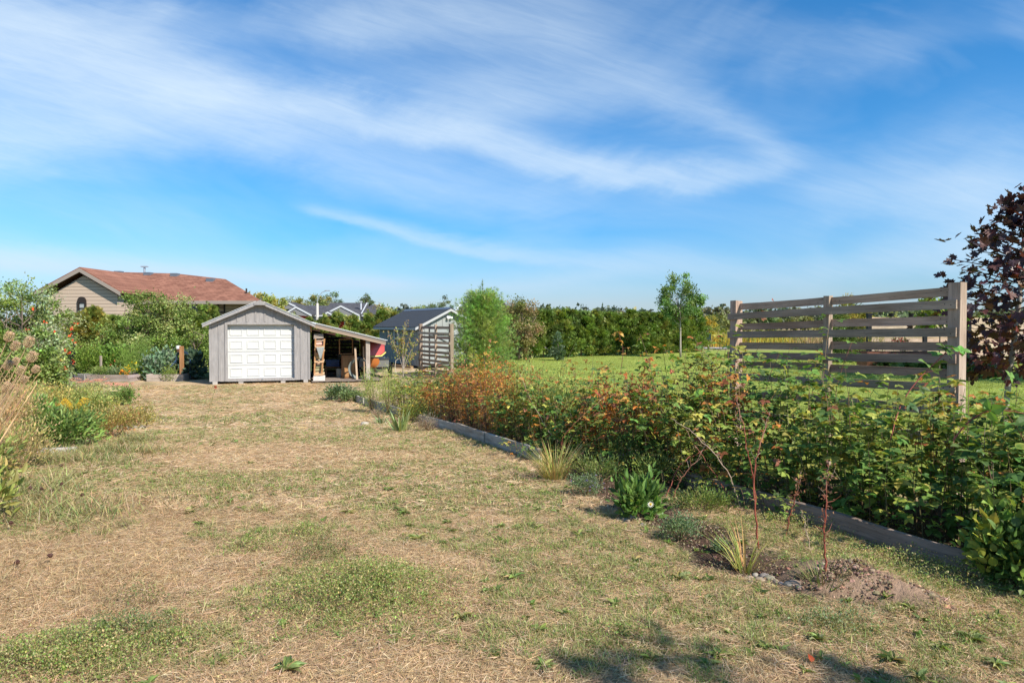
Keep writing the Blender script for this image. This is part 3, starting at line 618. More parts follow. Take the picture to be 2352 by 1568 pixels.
# lean-to (parts of the shed)
LW = 2.12; LX = WS+.04
zl = lambda x: 2.20-(x-WS)*.245
b = B(); b.prism([(WS+.05, -.10, zl(WS)), (WS+2.80, -.10, zl(WS+2.80)), (WS+2.80, -.10, zl(WS+2.80)+.03), (WS+.05, -.10, zl(WS)+.03)], (0, WD-.2, 0)); lr = b.build('lean_to_roof', roofgrey, shed)
b = B(); b.prism([(WS+.06, -.098, zl(WS)-.13), (WS+2.78, -.098, zl(WS+2.80)-.13), (WS+2.78, -.098, zl(WS+2.80)-.002), (WS+.06, -.098, zl(WS)-.002)], (0, .04, 0), GREYD)
b.prism([(WS+.06, -.125, zl(WS)-.145), (WS+2.76, -.125, zl(WS+2.80)-.145), (WS+2.76, -.125, zl(WS+2.80)-.075), (WS+.06, -.125, zl(WS)-.075)], (0, .025, 0), (.36, .27, .20)); b.build('fascia', brownwood, lr)
b = B(); b.prism([(WS+.06, -.13, zl(WS)+.032), (WS+2.84, -.13, zl(WS+2.84)+.032), (WS+2.84, -.13, zl(WS+2.84)+.05), (WS+.06, -.13, zl(WS)+.05)], (0, .1, 0)); b.build('drip_edge', MAT['white metal trim'], lr)
for k in range(6):
    yy_ = .2+k*.78; b = B(); b.prism([(WS+.05, yy_, zl(WS)-.14), (WS+2.7, yy_, zl(WS+2.7)-.14), (WS+2.7, yy_, zl(WS+2.7)-.003), (WS+.05, yy_, zl(WS)-.003)], (0, .045, 0), (.20, .11, .06)); b.build('rafter', brownwood, lr)  # rafters darker than the other new timber, roof shade put into the colour
b = B(); b.box((LX+LW-.05, .05, (1.64)/2), (.155, .155, 1.60), col=(.40, .34, .29), jit=.002); b.build('post', WOOD, shed)
b = B()
for k in range(9): b.box((LX+LW+.02, (WD+.2)/2+.07, .12+k*.16), (.025, WD-.35, .155), col=cols((.24, .115, .055), 1)[0])
b.build('lean_to_side_wall', brownwood, shed)
b = B()
for k in range(12): xm = min(LX+LW-.06, WS+(2.20-.16-(.18+k*.16))/.245); b.box(((LX+xm)/2, WD-.03, .10+k*.16), (xm-LX, .025, .155), col=cols((.07, .045, .03), 1)[0])  # boards nearly black, the deep interior shade is put into their colour
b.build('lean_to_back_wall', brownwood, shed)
for k in range(5): b = B(); b.box((LX+LW-.035, .75+k*.85, .80), (.075, .05, 1.52), col=NEW); b.build('wall_stud', brownwood, shed)
b = B(); b.box((WS+.035, .05, 2.03), (.06, .09, .3), col=NEW); b.build('ledger', brownwood, shed)

# gravel floor
gv = B(); gx, gy = np.meshgrid(np.linspace(-.05, 2.5, 40), np.linspace(-.5, WD, 50)); pp = SO+ex*(WS+.1+gx[..., None])+ey*gy[..., None]
pp[..., 2] = H(pp[..., 0], pp[..., 1])+.045+.02*fbm(pp[..., 0]*9, pp[..., 1]*9, 3, 2)
kk = np.arange(49)[:, None]*40; jj = np.arange(39)[None]; gv.add(pp.reshape(-1, 3), np.stack([kk+jj, kk+jj+1, kk+jj+41, kk+jj+40], -1).reshape(-1, 4))
tag(gv.build('gravel_floor', mat('gravel', (.24, .19, .155), .95, bump=1, bscale=60, var=.5, vscale=30)), kind='structure')  # gravel tone lowered too, lean-to shade put into the colour

# things kept in the lean-to
def put(name, b, m, lx, ly, lz, label, cat, group=None, rz=0, smooth=False):
    o = b.build(name, m, smooth=smooth, origin=(0, 0, 0)); o.location = sl(lx, ly, lz); o.rotation_euler = (0, 0, SH+rz); return tag(o, label, cat, group)
cb = B(); cb.box((0, 0, .10), (.42, .5, .20), jit=.006); put('concrete_block', cb, mat('pale block', (.62, .56, .50), .9, bump=.5, bscale=30, var=.2), WS+.32, .2, .03, 'pale concrete block under the firewood rack beside the shed wall', 'concrete block')
# firewood rack (ladder-like) and logs
rk = thing('firewood_rack', 'slim ladder-like timber rack leaning in front of the firewood in the lean-to', 'rack', sl(WS+.32, .05, .24), SH)
for s_ in (-1, 1): b = B(); b.bar((s_*.13-.04, -.02, 0), (s_*.16+.04, .02, 1.38), .055, .05, NEW, up=(0, 1, 0)); b.build('upright', brownwood, rk)
for z in (.05, .52, 1.08): b = B(); b.box((z*.04-.02, -.04, z), (.34, .03, .07), col=(.50, .32, .18)); b.build('rung', brownwood, rk)
words = ['lowest', 'second lowest', 'third from the bottom', 'fourth from the bottom', 'fifth from the bottom', 'sixth from the bottom', 'seventh from the bottom', 'eighth from the bottom', 'ninth from the bottom', 'tenth from the bottom', 'topmost']
for k in range(11):
    b = B(); r_ = rng.uniform(.048, .066); L = rng.uniform(.26, .34); x0 = rng.uniform(-.03, .03)
    b.tube([(-L/2+x0, 0, 0), (x0, rng.uniform(-.01, .01), .01), (L/2+x0, 0, rng.uniform(-.01, .01))], [r_, r_*1.06, r_*.96], 9, cols((.50, .36, .24), 1)[0])
    put('firewood_log', b, brownwood, WS+.33+k*.004, .22+rng.uniform(-.02, .02), .31+k*.122, 'split firewood log %s in the sunlit stack behind the rack' % words[k], 'log', 'firewood logs stacked in the lean-to')
b = B(); b.box((0, 0, .1), (.34, .4, .14), col=(.33, .28, .24), jit=.01); put('stacked_board', b, brownwood, WS+.3, .3, 1.60, 'weathered board bundle lying on top of the firewood stack', 'boards')
b = B(); b.add([(-.14, -.10, 0), (.14, -.10, 0), (.14, .08, 0), (-.14, .08, 0), (-.02, -.02, -.42), (.02, -.02, -.42), (.02, .0, -.42), (-.02, .0, -.42)], [[0, 1, 5, 4], [1, 2, 6, 5], [2, 3, 7, 6], [3, 0, 4, 7], [4, 5, 6, 7]])
put('metal_funnel', b, mat('galvanised metal', (.50, .55, .56), .4, metal=.5, var=.15), WS+.37, -.09, 1.30, 'galvanised triangular metal hopper hanging on the firewood rack', 'funnel')
b = B(); b.bar((0, 0, 0), (-.07, .05, 1.25), .07, .04, (.50, .37, .26), up=(0, 1, 0)); put('wooden_stake', b, brownwood, WS+1.72, .2, .02, 'pale timber stake leaning upright in front of the wheel in the lean-to', 'stake')
b = B(); b.bar((0, 0, 0), (-.02, .05, 1.3), .055, .04, (.48, .33, .22), up=(0, 1, 0)); put('wooden_stake', b, brownwood, WS+2.0, .45, .02, 'thin timber stake standing beside the lean-to post', 'stake')
# big spool with hose coils
b = B()
th = np.linspace(0, 2*math.pi, 28)
for k in range(8):
    r_ = .40-.012*k; b.tube(np.stack([r_*np.cos(th), np.full(28, .012*k), .42+r_*np.sin(th)], 1), .011, 5, (.20, .22, .20), cap=False)
put('hose_coil', b, mat('hose', attr=True, rough=.5), WS+1.80, .42, .03, 'grey-green pipe coiled against the side wall of the lean-to', 'pipe coil', smooth=True)
cab = thing('plywood_cabinet', 'low orange-brown plywood cabinet inside the lean-to', 'cabinet', sl(WS+1.45, 1.2, .04), SH)
b = B(); b.box((0, 0, .45), (.55, .5, .9), col=(.34, .17, .08)); b.build('body', brownwood, cab); b = B(); b.box((0, -.262, .45), (.45, .02, .78), col=(.40, .22, .10)); b.build('door', brownwood, cab)
b = B()
for a, c_ in (((-.25, 0, 0), (-.25, 0, .6)), ((.25, 0, 0), (.25, 0, .6)), ((-.25, 0, .59), (.25, 0, .59)), ((-.25, 0, .02), (.25, 0, .02))): b.bar(a, c_, .04, .03, (.36, .19, .09), up=(0, 1, 0))
put('window_frame', b, brownwood, WS+1.35, 1.1, .98, 'empty brown timber frame standing on the plywood cabinet', 'frame')
b = B(); b.lathe((0, 0, 0), [(0, 0), (.13, 0), (.15, .34), (.155, .35), (.15, .36), (.0, .35)], 16); put('bucket', b, mat('dimmed white plastic', (.30, .31, .27), .5), WS+1.12, 1.5, .04, 'pale plastic bucket on the dark lean-to floor', 'bucket')  # white bucket, its dimness in the lean-to painted as grey
b = B()
for k in range(9):
    for q in range(4): b.blob((q*.0+rng.uniform(-.02, .02), q*.22, .09+k*.1), .07, cols((.22, .17, .13), 1)[0], (1.1, 1.6, .7), n=5, m_=7)
put('firewood_stack', b, brownwood, WS+1.15, 2.4, .04, 'dim firewood stack deep in the lean-to behind the cabinet', 'firewood')
b = B(); b.box((0, 0, .12), (.5, .6, .24), col=(.02, .05, .13), jit=.02); b.box((0, 0, .26), (.54, .64, .03), col=(.02, .06, .16)); put('storage_bin', b, mat('plastic bin', attr=True, rough=.5), WS+.85, 2.0, .45, 'dark blue plastic storage bin in the shade of the lean-to', 'bin')
b = B()
for x in (-.25, .25):
    for y in (-.25, .25): b.box((x, y, .2), (.05, .05, .4), col=(.2, .12, .07))
b.box((0, 0, .41), (.6, .65, .03), col=(.22, .13, .07)); put('low_bench', b, brownwood, WS+.85, 2.0, .03, 'low timber bench carrying the blue bin in the lean-to', 'bench')

# canoe on trailer between the two sheds
can = thing('canoe', 'upturned red and yellow canoe bow poking out behind the lean-to post', 'boat', sl(WS+2.60, 1.1, .60), SH)
def hull(z0, wd, hh, colf):
    n = 16; v = []; c = []
    for i_ in range(n):
        t_ = i_/(n-1); x = -1.5+2.35*t_; w_ = wd*max(.02, 1-(max(0, t_-.1)/.9)**2.2); h_ = hh*(1-.45*t_**3)
        for k in range(9):
            a = math.pi*k/8; v.append([x, -math.cos(a)*w_, z0+math.sin(a)**.8*h_+.18*t_**4]); c.append(colf(k, t_))
    f = [[i_*9+k, i_*9+k+1, i_*9+k+10, i_*9+k+9] for i_ in range(n-1) for k in range(8)]
    return np.array(v), f, np.array(c)
v, f, c = hull(.30, .36, .62, lambda k, t_: (.30, .06, .07) if 1 < k < 7 else (.55, .10, .10))
b = B(); b.add(v*np.array([.29, 1, 1]), f, c); b.build('hull', mat('gelcoat', attr=True, rough=.35, spec=.5), can, True)
b = B(); v2 = v*np.array([.29, 1, -.75])+np.array([0, 0, .62-.17]); b.add(v2*np.array([.97, .93, 1]), [q[::-1] for q in f], np.tile((.42, .13, .03), (len(v2), 1))); b.build('lower_hull', MAT['gelcoat'], can, True)
b = B(); b.tube([(-.42, -.37, .30), (-.1, -.33, .30), (.10, -.25, .31), (.28, -.03, .44)], .032, 6, (.66, .58, .16)); b.build('gunwale', MAT['gelcoat'], can, True)
tr = thing('utility_trailer', 'small grey utility trailer standing below the canoe', 'trailer', sl(WS+2.42, 1.9, 0), SH)
b = B(); b.box((0, 0, .62), (1.15, 2.0, .30), col=(.16, .16, .15)); b.build('box', mat('trailer paint', attr=True, rough=.5, var=.1), tr)
b = B(); b.box((0, 0, .785), (1.2, 2.06, .03), col=(.04, .04, .045)); b.build('tarp', MAT['trailer paint'], tr)
b = B(); b.box((0, -1.5, .36), (.07, 1.1, .07), col=(.03, .03, .03)); b.box((0, 0, .40), (1.2, 1.9, .06), col=(.03, .03, .03)); b.build('frame', MAT['trailer paint'], tr)
for s_ in (-1, 1):
    b = B(); th = np.linspace(0, 2*math.pi, 20); b.tube(np.stack([np.zeros(20)+s_*.72, .22*np.cos(th), .29+.22*np.sin(th)], 1), .07, 8, (.02, .02, .02), cap=False); w_ = b.build('wheel', MAT['trailer paint'], tr, True)
    b = B(); b.tube([(s_*.68, 0, .29), (s_*.76, 0, .29)], .14, 12, (.3, .3, .3)); b.build('rim', MAT['trailer paint'], w_)

# ================================================================== GREY SHED
g0 = np.array([-4.55, 33.2, -.5]); ga = math.atan2(.50, .866)
gs = thing('grey_garden_shed', 'dark grey board-and-batten shed with a ribbed charcoal metal roof', 'shed', g0, ga)
gp = mat('grey barn paint', (.31, .325, .315), .75, bump=.15, bscale=20, var=.08, vscale=3)
GW, GD, GHt, GR_ = 3.25, 5.7, 2.13, 2.93
b = B(); b.prism([(0, 0, .12), (GW, 0, .12), (GW, 0, GHt), (GW/2, 0, GR_-.04), (0, 0, GHt)], (0, .05, 0)); b.prism([(0, GD-.05, .12), (GW, GD-.05, .12), (GW, GD-.05, GHt), (GW/2, GD-.05, GR_-.04), (0, GD-.05, GHt)], (0, .05, 0))
wy0, wy1, wz0, wz1 = 2.75, 3.30, .98, 1.86
b.box((.025, (wy0+.052)/2, (GHt+.12)/2), (.05, wy0-.052, GHt-.12)); b.box((.025, (wy1+GD-.052)/2, (GHt+.12)/2), (.05, GD-.052-wy1, GHt-.12)); b.box((.025, (wy0+wy1)/2, (wz0+.12)/2), (.05, wy1-wy0-.002, wz0-.12)); b.box((.025, (wy0+wy1)/2, (wz1+GHt)/2), (.05, wy1-wy0-.002, GHt-wz1))
b.box((GW-.025, GD/2, (GHt+.12)/2), (.05, GD-.104, GHt-.12)); b.build('wall', gp, gs)
for k in range(1, 24):
    y = k*.24
    if wy0-.1 < y < wy1+.1 or y > GD-.1: continue
    b = B(); b.box((-.0125, y, (GHt+.12)/2), (.021, .045, GHt-.16)); b.build('batten', gp, gs)
for k in range(11):
    x = .03+k*.315; zt = GHt+(GR_-.06-GHt)*(1-abs(x-GW/2)/(GW/2)); b = B(); b.box((x, -.0125, (zt+.12)/2), (.045, .021, zt-.14)); b.build('batten', gp, gs)
mr = mat('charcoal metal roof', (.035, .042, .055), .42, metal=.25, spec=.5)
gsl = (GR_-GHt)/(GW/2); b = B()
for s_ in (-1, 1):
    xa = GW/2+s_*(GW/2+.28); za = GHt-.28*gsl; b.prism([(xa, -.25, za), (GW/2, -.25, GR_), (GW/2, -.25, GR_+.03), (xa, -.25, za+.03)], (0, GD+.5, 0))
    for k in range(26):
        y = -.22+k*.244; b.prism([(xa, y, za+.029), (GW/2, y, GR_+.029), (GW/2, y, GR_+.055), (xa, y, za+.055)], (0, .035, 0))
rf = b.build('roof', mr, gs); b = B(); b.prism([(GW/2-.14, -.27, GR_-.02), (GW/2, -.27, GR_+.062), (GW/2+.14, -.27, GR_-.02), (GW/2, -.27, GR_+.085)], (0, GD+.54, 0)); b.build('ridge_cap', mat('ridge metal', (.16, .18, .21), .35, metal=.4), rf)
b = B()
for s_ in (-1, 1):
    xa = GW/2+s_*(GW/2+.27); za = GHt-.28*gsl; b.prism([(xa, -.275, za-.13), (GW/2, -.275, GR_-.12), (GW/2, -.275, GR_-.002), (xa, -.275, za-.002)], (0, .022, 0)); b.box((xa-s_*.0+0, GD/2, za-.06), (.02, GD+.46, .11))
b.build('fascia', mat('light grey trim', (.42, .42, .42), .6), rf)
wn = B(); wc = (wy0+wy1)/2
for y_ in (wy0+.0275, wy1-.0275): wn.box((-.02, y_, (wz0+wz1)/2), (.05, .055, wz1-wz0))
for z_ in (wz0+.03, (wz0+wz1)/2, wz1-.03): wn.box((-.021, wc, z_), (.05, wy1-wy0-.112, .055))
wn.box((-.012, wc, (wz0+wz1)/2), (.02, .02, wz1-wz0-.12))
for z_ in (.25, .75): wn.box((-.014, wc, wz0+(wz1-wz0)*z_), (.02, wy1-wy0-.12, .02))
wo = wn.build('window', mat('white window frame', (.75, .75, .72), .5), gs)
b = B(); b.box((.02, wc, (wz0+wz1)/2), (.006, wy1-wy0-.05, wz1-wz0-.05)); b.build('pane', mat('window glass', (.05, .06, .06), .06, spec=.8), wo)
b = B(); b.prism([(.55, -.03, .2), (2.7, -.03, .2), (2.7, -.03, 1.98), (.55, -.03, 1.98)], (0, .025, 0)); dd = b.build('door', mat('door grey', (.30, .32, .315), .7), gs)
b = B()
for x in (.57, 1.62, 2.68): b.box((x, -.045, 1.09), (.04, .02, 1.78), col=(.02,)*3)
for z in (.22, 1.0, 1.62, 1.96): b.box((1.62, -.047, z), (2.14, .02, .03), col=(.02,)*3)
b.bar((.75, -.06, 1.65), (2.5, -.06, .75), .02, .03, (.02,)*3, up=(0, 1, 0)); b.build('strap_hinge', mat('black iron', attr=True, rough=.5), dd)
b = B(); b.box((GW/2-.0, -.06, 2.52), (.30, .06, .10)); b.blob((GW/2-.09, -.12, 2.46), .07); b.blob((GW/2+.09, -.12, 2.46), .07); b.build('floodlight', mat('white plastic', (.75, .75, .73), .5), gs)
b = B(); b.box((GW/2, GD/2, .05), (GW-.15, GD-.15, .12)); b.build('underside_gap', mat('painted gap shade', (.01, .01, .01), .9), gs)  # black block paints the shade in the gap under the floor
b = B(); pa = g0+np.array([-.25, -.5, .10]); b.bar((0, 0, 0), (-2.6, 3.3, .0), .15, .10, (.30, .20, .12)); o = b.build('landscape_timber', WOOD, origin=(0, 0, 0)); o.location = pa; tag(o, 'long brown landscape timber on the lawn in front of the dark grey shed', 'timber')

# ================================================================== TRELLIS SCREENS
def trellis(name, label, A_, Bp, top, fr_, bk_, pw, bh, mids=(.5,), hang=.05):
    A_ = np.asarray(A_, float); Bp = np.asarray(Bp, float); e = Bp-A_; L = np.linalg.norm(e[:2]); e = e/L; n = np.array([e[1], -e[0], 0.])   # n = towards the yard
    if n[0] > 0 and abs(n[0]) > .3: n = -n
    root = thing(name, label, 'screen', A_, 0)
    def wc_(): return cols((.35, .27, .205), 1, .17, .03)[0]
    for k, t_ in enumerate((0., 1.)+tuple(mids)):
        b = B(); p = e*L*t_; w_ = pw if k < 2 else pw*.62
        b.bar(p+np.array([0, 0, -.12]), p+np.array([0, 0, top if k < 2 else top-.03]), w_, w_, wc_(), up=n, jit=.003); b.build('post', WOOD, root)
    def board(s0, s1, z, side, drop):
        m = 9; t_ = np.linspace(s0, s1, m)[:, None]; base = e*t_+n*side; wob = (.006*np.sin(np.linspace(0, 3, m)+rng.uniform(0, 6)))[:, None]*np.array([[0, 0, 1.]])
        hh = bh/2*(1+rng.normal(0, .012, m)); th = .011; zz = np.array([0, 0, z])+drop*(t_-s0)*np.array([0, 0, 1.]); v = []
        for s_, q in ((-1, -1), (-1, 1), (1, 1), (1, -1)): v.append(base+zz+wob+n*th*s_+np.array([0, 0, 1.])*hh[:, None]*q)
        v = np.stack(v, 1).reshape(-1, 3); f = [[i_*4+k, i_*4+(k+1) % 4, i_*4+4+(k+1) % 4, i_*4+4+k] for i_ in range(m-1) for k in range(4)]+[[3, 2, 1, 0], [m*4-4, m*4-3, m*4-2, m*4-1]]
        ll = np.repeat(t_, 4, 0); lc = np.hstack([ll, np.tile([[-.01], [-.01], [.01], [.01]], (m, 1)), np.tile([[-.04], [.04], [.04], [-.04]], (m, 1))])+rng.uniform(0, 50, 3); b = B(); b.add(v, f, wc_(), lc)
        for s_ in (s0+.05, s0+.11, s1-.05, s1-.11): p_ = e*s_+n*(side+.0115)+np.array([0, 0, z+drop*(s_-s0)+rng.normal(0, .012)]); b.add([p_+e*a_*.0045+np.array([0, 0, c_*.0045]) for a_, c_ in ((-1, -1), (1, -1), (1, 1), (-1, 1))], [[0, 1, 2, 3]], (.05, .035, .03))
        b.build('board', WOOD, root)
    for z in fr_: board(-hang-.02, L+hang*.6, z, pw/2+.013, rng.normal(0, .003))
    for z in bk_:
        sp_ = sorted([0]+[m_*L for m_ in mids]+[L])
        for q in range(len(sp_)-1): board(sp_[q]+(pw/2 if q == 0 else pw*.31)+.004, sp_[q+1]-(pw/2 if q == len(sp_)-2 else pw*.31)-.004, z+rng.normal(0, .004), -pw*.18, 0)
    return root
A1 = np.array([4.24, 6.5, 0.]); A0 = np.array([3.02, 9.2, -.08])
trellis('trellis_screen', 'large weathered slatted timber screen rising out of the raspberry bed', A0, A1, CAMZ+.40, [CAMZ+z for z in (.19, -.065, -.325, -.61)], [CAMZ+z for z in (.31, .052, -.205, -.46, -.83, -1.1)], .112, .086, hang=.06)
trellis('trellis_screen', 'smaller weathered slatted timber screen in front of the dark grey shed', (-3.88, 29.0, -.5), (-2.33, 26.2, -.5), 2.18, [1.80, 1.42, 1.05, .68, .32], [2.02, 1.62, 1.24, .87, .5, .15], .14, .10, mids=(.52,), hang=.08)

# ================================================================== FENCE AT THE RIGHT, ROAD SIDE BITS
fp = [P(1996, 745, 25.0), P(2124, 745, 26.2), P(2225, 745, 27.2), P(2300, 745, 28.1), P(2400, 745, 29.4), P(2520, 745, 31)]
pf = thing('privacy_fence', 'horizontal board privacy fence with black posts at the right of the lawn', 'fence', (fp[0][0], fp[0][1], 0))
o0 = np.array([fp[0][0], fp[0][1], 0])
for k, p in enumerate(fp):
    b = B(); q = np.array([p[0], p[1], 0])-o0; z0 = float(H(p[0], p[1])); b.box(q+np.array([0, 0, z0+1.0]), (.14, .14, 2.02-z0)); b.box(q+np.array([0, 0, z0+2.02]), (.17, .17, .09)); b.build('post', mat('black fence post', (.012, .012, .014), .5), pf)
    if k < 5:
        e = np.array([fp[k+1][0], fp[k+1][1], 0])-o0
        for r_ in range(7):
            b = B(); b.bar(q+np.array([.07, 0, .22+r_*.262]), e+np.array([-.07, 0, .22+r_*.262]), .03, .245, cols((.42, .32, .24), 1, .08, .03)[0]); b.build('board', WOOD, pf)
for k, (px, w_) in enumerate(((2047, 'left'), (2093, 'middle'), (2137, 'right'))):
    b = B(); b.lathe((0, 0, 0), [(0, 0), (.07, 0), (.10, .13), (.11, .14), (.09, .14), (0, .12)], 12); o = b.build('fence_pot', mat('black plastic', (.015, .015, .017), .5), origin=(0, 0, 0)); p = P(px, 722, 25.4+k*.42); o.location = (p[0], p[1]-.0, 1.93); tag(o, '%s of the three small black pots standing on the fence top' % w_, 'pot', 'small black pots on the fence top')
pc = P(2060, 745, 23.6); rpz = float(H(pc[0], pc[1]))
pl = thing('raised_planter', 'raised brown timber planter box full of flowers in front of the fence', 'planter', (pc[0], pc[1], rpz))
b = B()
for z in (.12, .36, .60): b.box((0, 0, z), (2.4, .7, .225), col=cols((.26, .13, .07), 1, .08)[0])
b.build('box', WOOD, pl); b = B(); b.box((0, 0, .72), (2.3, .62, .01), col=(.05, .03, .02)); b.build('soil', WOOD, pl)
bush('flowering_plant', 'airy yellow-green flowering plant at the left end of the raised planter', 'plant', (pc[0]-.75, pc[1]-.1, rpz+.7), .25, .55, [(.25, .28, .06)], 500, .035, stems=5, flowers=(60, (.6, .5, .1), .03))
bush('coneflower_plant', 'red and pink coneflowers in the middle of the raised planter', 'plant', (pc[0]+.1, pc[1]-.1, rpz+.7), .3, .5, [(.10, .16, .04)], 400, .05, stems=6, flowers=(26, (.55, .10, .10), .07))
bush('rosy_flower_plant', 'dark pink flowers hanging low before the planter box', 'plant', (pc[0]-.1, pc[1]-.5, rpz), .5, .75, [(.07, .12, .03)], 700, .06, stems=6, flowers=(30, (.5, .06, .12), .05))
for k in range(6):
    p = G(2035+k*42, 856+k*2); bush('hosta', ['leftmost broad green hosta below the planter box', 'second hosta from the left below the planter box', 'third hosta from the left below the planter box', 'third hosta from the right by the fence', 'second hosta from the right by the fence', 'rightmost hosta by the fence foot'][k], 'plant', p, .55, .42, [(.09, .15, .04), (.12, .18, .05)], 260, .20, tmpl=(L2v, L2f), group='hostas along the fence', stems=3)
bush('orange_flower_plant', 'small orange flowers at the fence foot beside the purple maple', 'plant', G(2245, 838), .3, .75, [(.12, .17, .04)], 300, .06, stems=5, flowers=(30, (.75, .25, .03), .07))
hb_ = P(2165, 745, 25.6)
b = B(); b.lathe((0, 0, 0), [(0, 0), (.12, .0), (.15, .2), (0, .18)], 10, (.02, .02, .02)); o = b.build('hanging_pot', mat('pot', attr=True, rough=.6), origin=(0, 0, 0)); o.location = (hb_[0], hb_[1]-.3, 1.35); tag(o, 'black hanging pot on the fence behind the trellis screen', 'pot')
b = B(); p = G(1623, 803); b.box((0, 0, .5), (.06, .06, 1.0), col=(.1, .08, .06)); b.box((0, 0, 1.1), (.30, .30, .5), col=(.015, .035, .035)); b.box((0, 0, 1.37), (.34, .34, .04), col=(.02, .04, .04)); o = b.build('roadside_mailbox', mat('mailbox', attr=True, rough=.5), origin=(0, 0, 0)); o.location = (p[0], 57.5, -.5); tag(o, 'dark green box on a post beside the road', 'mailbox')

# ================================================================== HOUSES
siding = mat('tan siding', (.50, .385, .295), .7, spec=.2)
def siding_lines(m):
    n = m.node_tree; G_ = NG(n); b = n.nodes['Principled BSDF']; t_ = G_.n('ShaderNodeTexCoord'); s_ = G_.n('ShaderNodeSeparateXYZ'); n.links.new(t_.outputs['Object'], s_.inputs[0])
    fr_ = G_.m('FRACT', G_.m('MULTIPLY', s_.outputs[2], 4.6)); bn = G_.n('ShaderNodeBump'); bn.inputs['Strength'].default_value = .3; bn.inputs['Distance'].default_value = .02; n.links.new(fr_, bn.inputs['Height']); n.links.new(bn.outputs[0], b.inputs['Normal'])
    k = G_.mix(G_.m('GREATER_THAN', fr_, .86), b.inputs['Base Color'].default_value, tuple(v_*.35 for v_ in b.inputs['Base Color'].default_value[:3])+(1,)); n.links.new(k, b.inputs['Base Color'])
siding_lines(siding)
def shingle(name, c1, c2):
    m = mat(name, c1, .95, spec=.08); n = m.node_tree; G_ = NG(n); b = n.nodes['Principled BSDF']; t_ = G_.n('ShaderNodeTexCoord')
    br = G_.n('ShaderNodeTexBrick'); mp = G_.n('ShaderNodeMapping'); mp.inputs['Rotation'].default_value = (R(90), 0, 0); n.links.new(t_.outputs['Object'], mp.inputs[0]); n.links.new(mp.outputs[0], br.inputs[0])
    br.inputs['Scale'].default_value = 1; br.inputs['Brick Width'].default_value = .32; br.inputs['Row Height'].default_value = .085; br.inputs['Mortar Size'].default_value = .008; br.inputs['Color1'].default_value = (*c1, 1); br.inputs['Color2'].default_value = (*c2, 1); br.inputs['Mortar'].default_value = tuple(v_*.5 for v_ in c2)+(1,)
    f = G_.noise(t_.outputs['Object'], .9, 4); k = G_.ramp(f, [(.3, (.82,)*3), (.7, (1.15,)*3)]); n.links.new(G_.mix(1, br.outputs[0], k, 'MULTIPLY'), b.inputs['Base Color']); return m
rsh = shingle('red-brown shingles', (.33, .16, .11), (.22, .10, .07)); gsh = shingle('grey shingles', (.105, .105, .115), (.075, .075, .085))
trimd = mat('grey-brown trim', (.30, .25, .21), .6); dark = mat('dark bronze frame', (.03, .022, .018), .5); glass = mat('house glass', (.04, .05, .055), .08, spec=.8); blind = mat('blinds', (.45, .47, .45), .7)
def house_base(name, label, o): return thing(name, label, 'house', o)
O1 = np.array([-25., 50., -.5]); th_ = house_base('tan_house', 'tan sided bungalow with a red-brown shingle roof and an arched gable window', O1)
def rel(p, o): return np.asarray(p)-o
GYY = 43.6; ap, er, el = rel(P(192, 620, GYY), O1), rel(P(285, 674, GYY), O1), rel(P(86, 677, GYY), O1)
b = B(); zx = lambda x: ap[2]-.35-(abs(x-ap[0]))*((ap[2]-er[2])/(er[0]-ap[0]))
wl, wr = ap[0]-2.45, er[0]-.45; gy = ap[1]
b.prism([(wl, gy, 0), (wr, gy, 0), (wr, gy, zx(wr)), (ap[0], gy, zx(ap[0])), (wl, gy, zx(wl))], (0, 6, 0))
E0, E1 = rel(P(250, 692, 46), O1), rel(P(604, 692, 46), O1)
b.box(((wr+.1+E1[0]-1.6)/2, -.9, E1[2]/2-.05), (E1[0]-1.6-wr-.1, 2.4, E1[2]-.12)); b.build('wall', siding, th_)
b = B(); th2 = .16
for q, s_ in ((er, 1), (el, -1)):
    b.prism([(q[0], gy-.4, q[2]-.0), (ap[0], gy-.4, ap[2]), (ap[0], gy-.4, ap[2]+th2), (q[0], gy-.4, q[2]+th2)], (0, 11, 0))
A_, B_ = rel(P(250, 624, 52), O1), rel(P(404, 628, 52), O1); Cc, Dd = rel(P(422, 639, 50.4), O1), rel(P(518, 641, 50.4), O1)
L0 = E0+np.array([0, 0, 0]); bk = lambda q, y: np.array([q[0], y, E1[2]])
yb = 2*A_[1]-E1[1]
v = [E0, E1, Dd, Cc, B_, A_, np.array([E0[0], yb, E1[2]]), np.array([(-16.78*(yb+50)/46.)+25.0-.3 if False else P(600, 692, 50+yb)[0]-O1[0], yb, E1[2]]), E0-np.array([2.2, 0, 0]), np.array([E0[0]-2.2, yb, E1[2]])]
b.add(v, [[0, 1, 2, 3, 4, 5], [1, 7, 2], [7, 6, 5, 4, 3, 2], [0, 5, 8], [8, 5, 9], [9, 5, 6], [1, 0, 8, 9, 6, 7]]); rf = b.build('roof', rsh, th_)
b = B()
for q in (er, el): b.prism([(q[0], gy-.44, q[2]-.16), (ap[0], gy-.44, ap[2]-.16), (ap[0], gy-.44, ap[2]+.08), (q[0], gy-.44, q[2]+.08)], (0, .038, 0))
b.bar(E0+np.array([0, -.05, -.07]), E1+np.array([0, -.05, -.07]), .06, .22); b.build('fascia', trimd, rf)
for px, py, Y in ((273, 627, 51.6), (341, 630, 51.4), (402, 632, 51.2), (597-0*90, 0, 0), (484, 644, 50.), ):
    if not Y: continue
    q = rel(P(px, py, Y), O1); b = B(); b.box(q, (.5, .5, .28)); b.build('roof_vent', mat('vent metal', (.12, .14, .17), .5), rf)
q = rel(P(314, 660, 48.6), O1); b = B(); b.box(q, (.5, .5, .3)); b.build('roof_vent', mat('black vent', (.02, .02, .022), .5), rf)
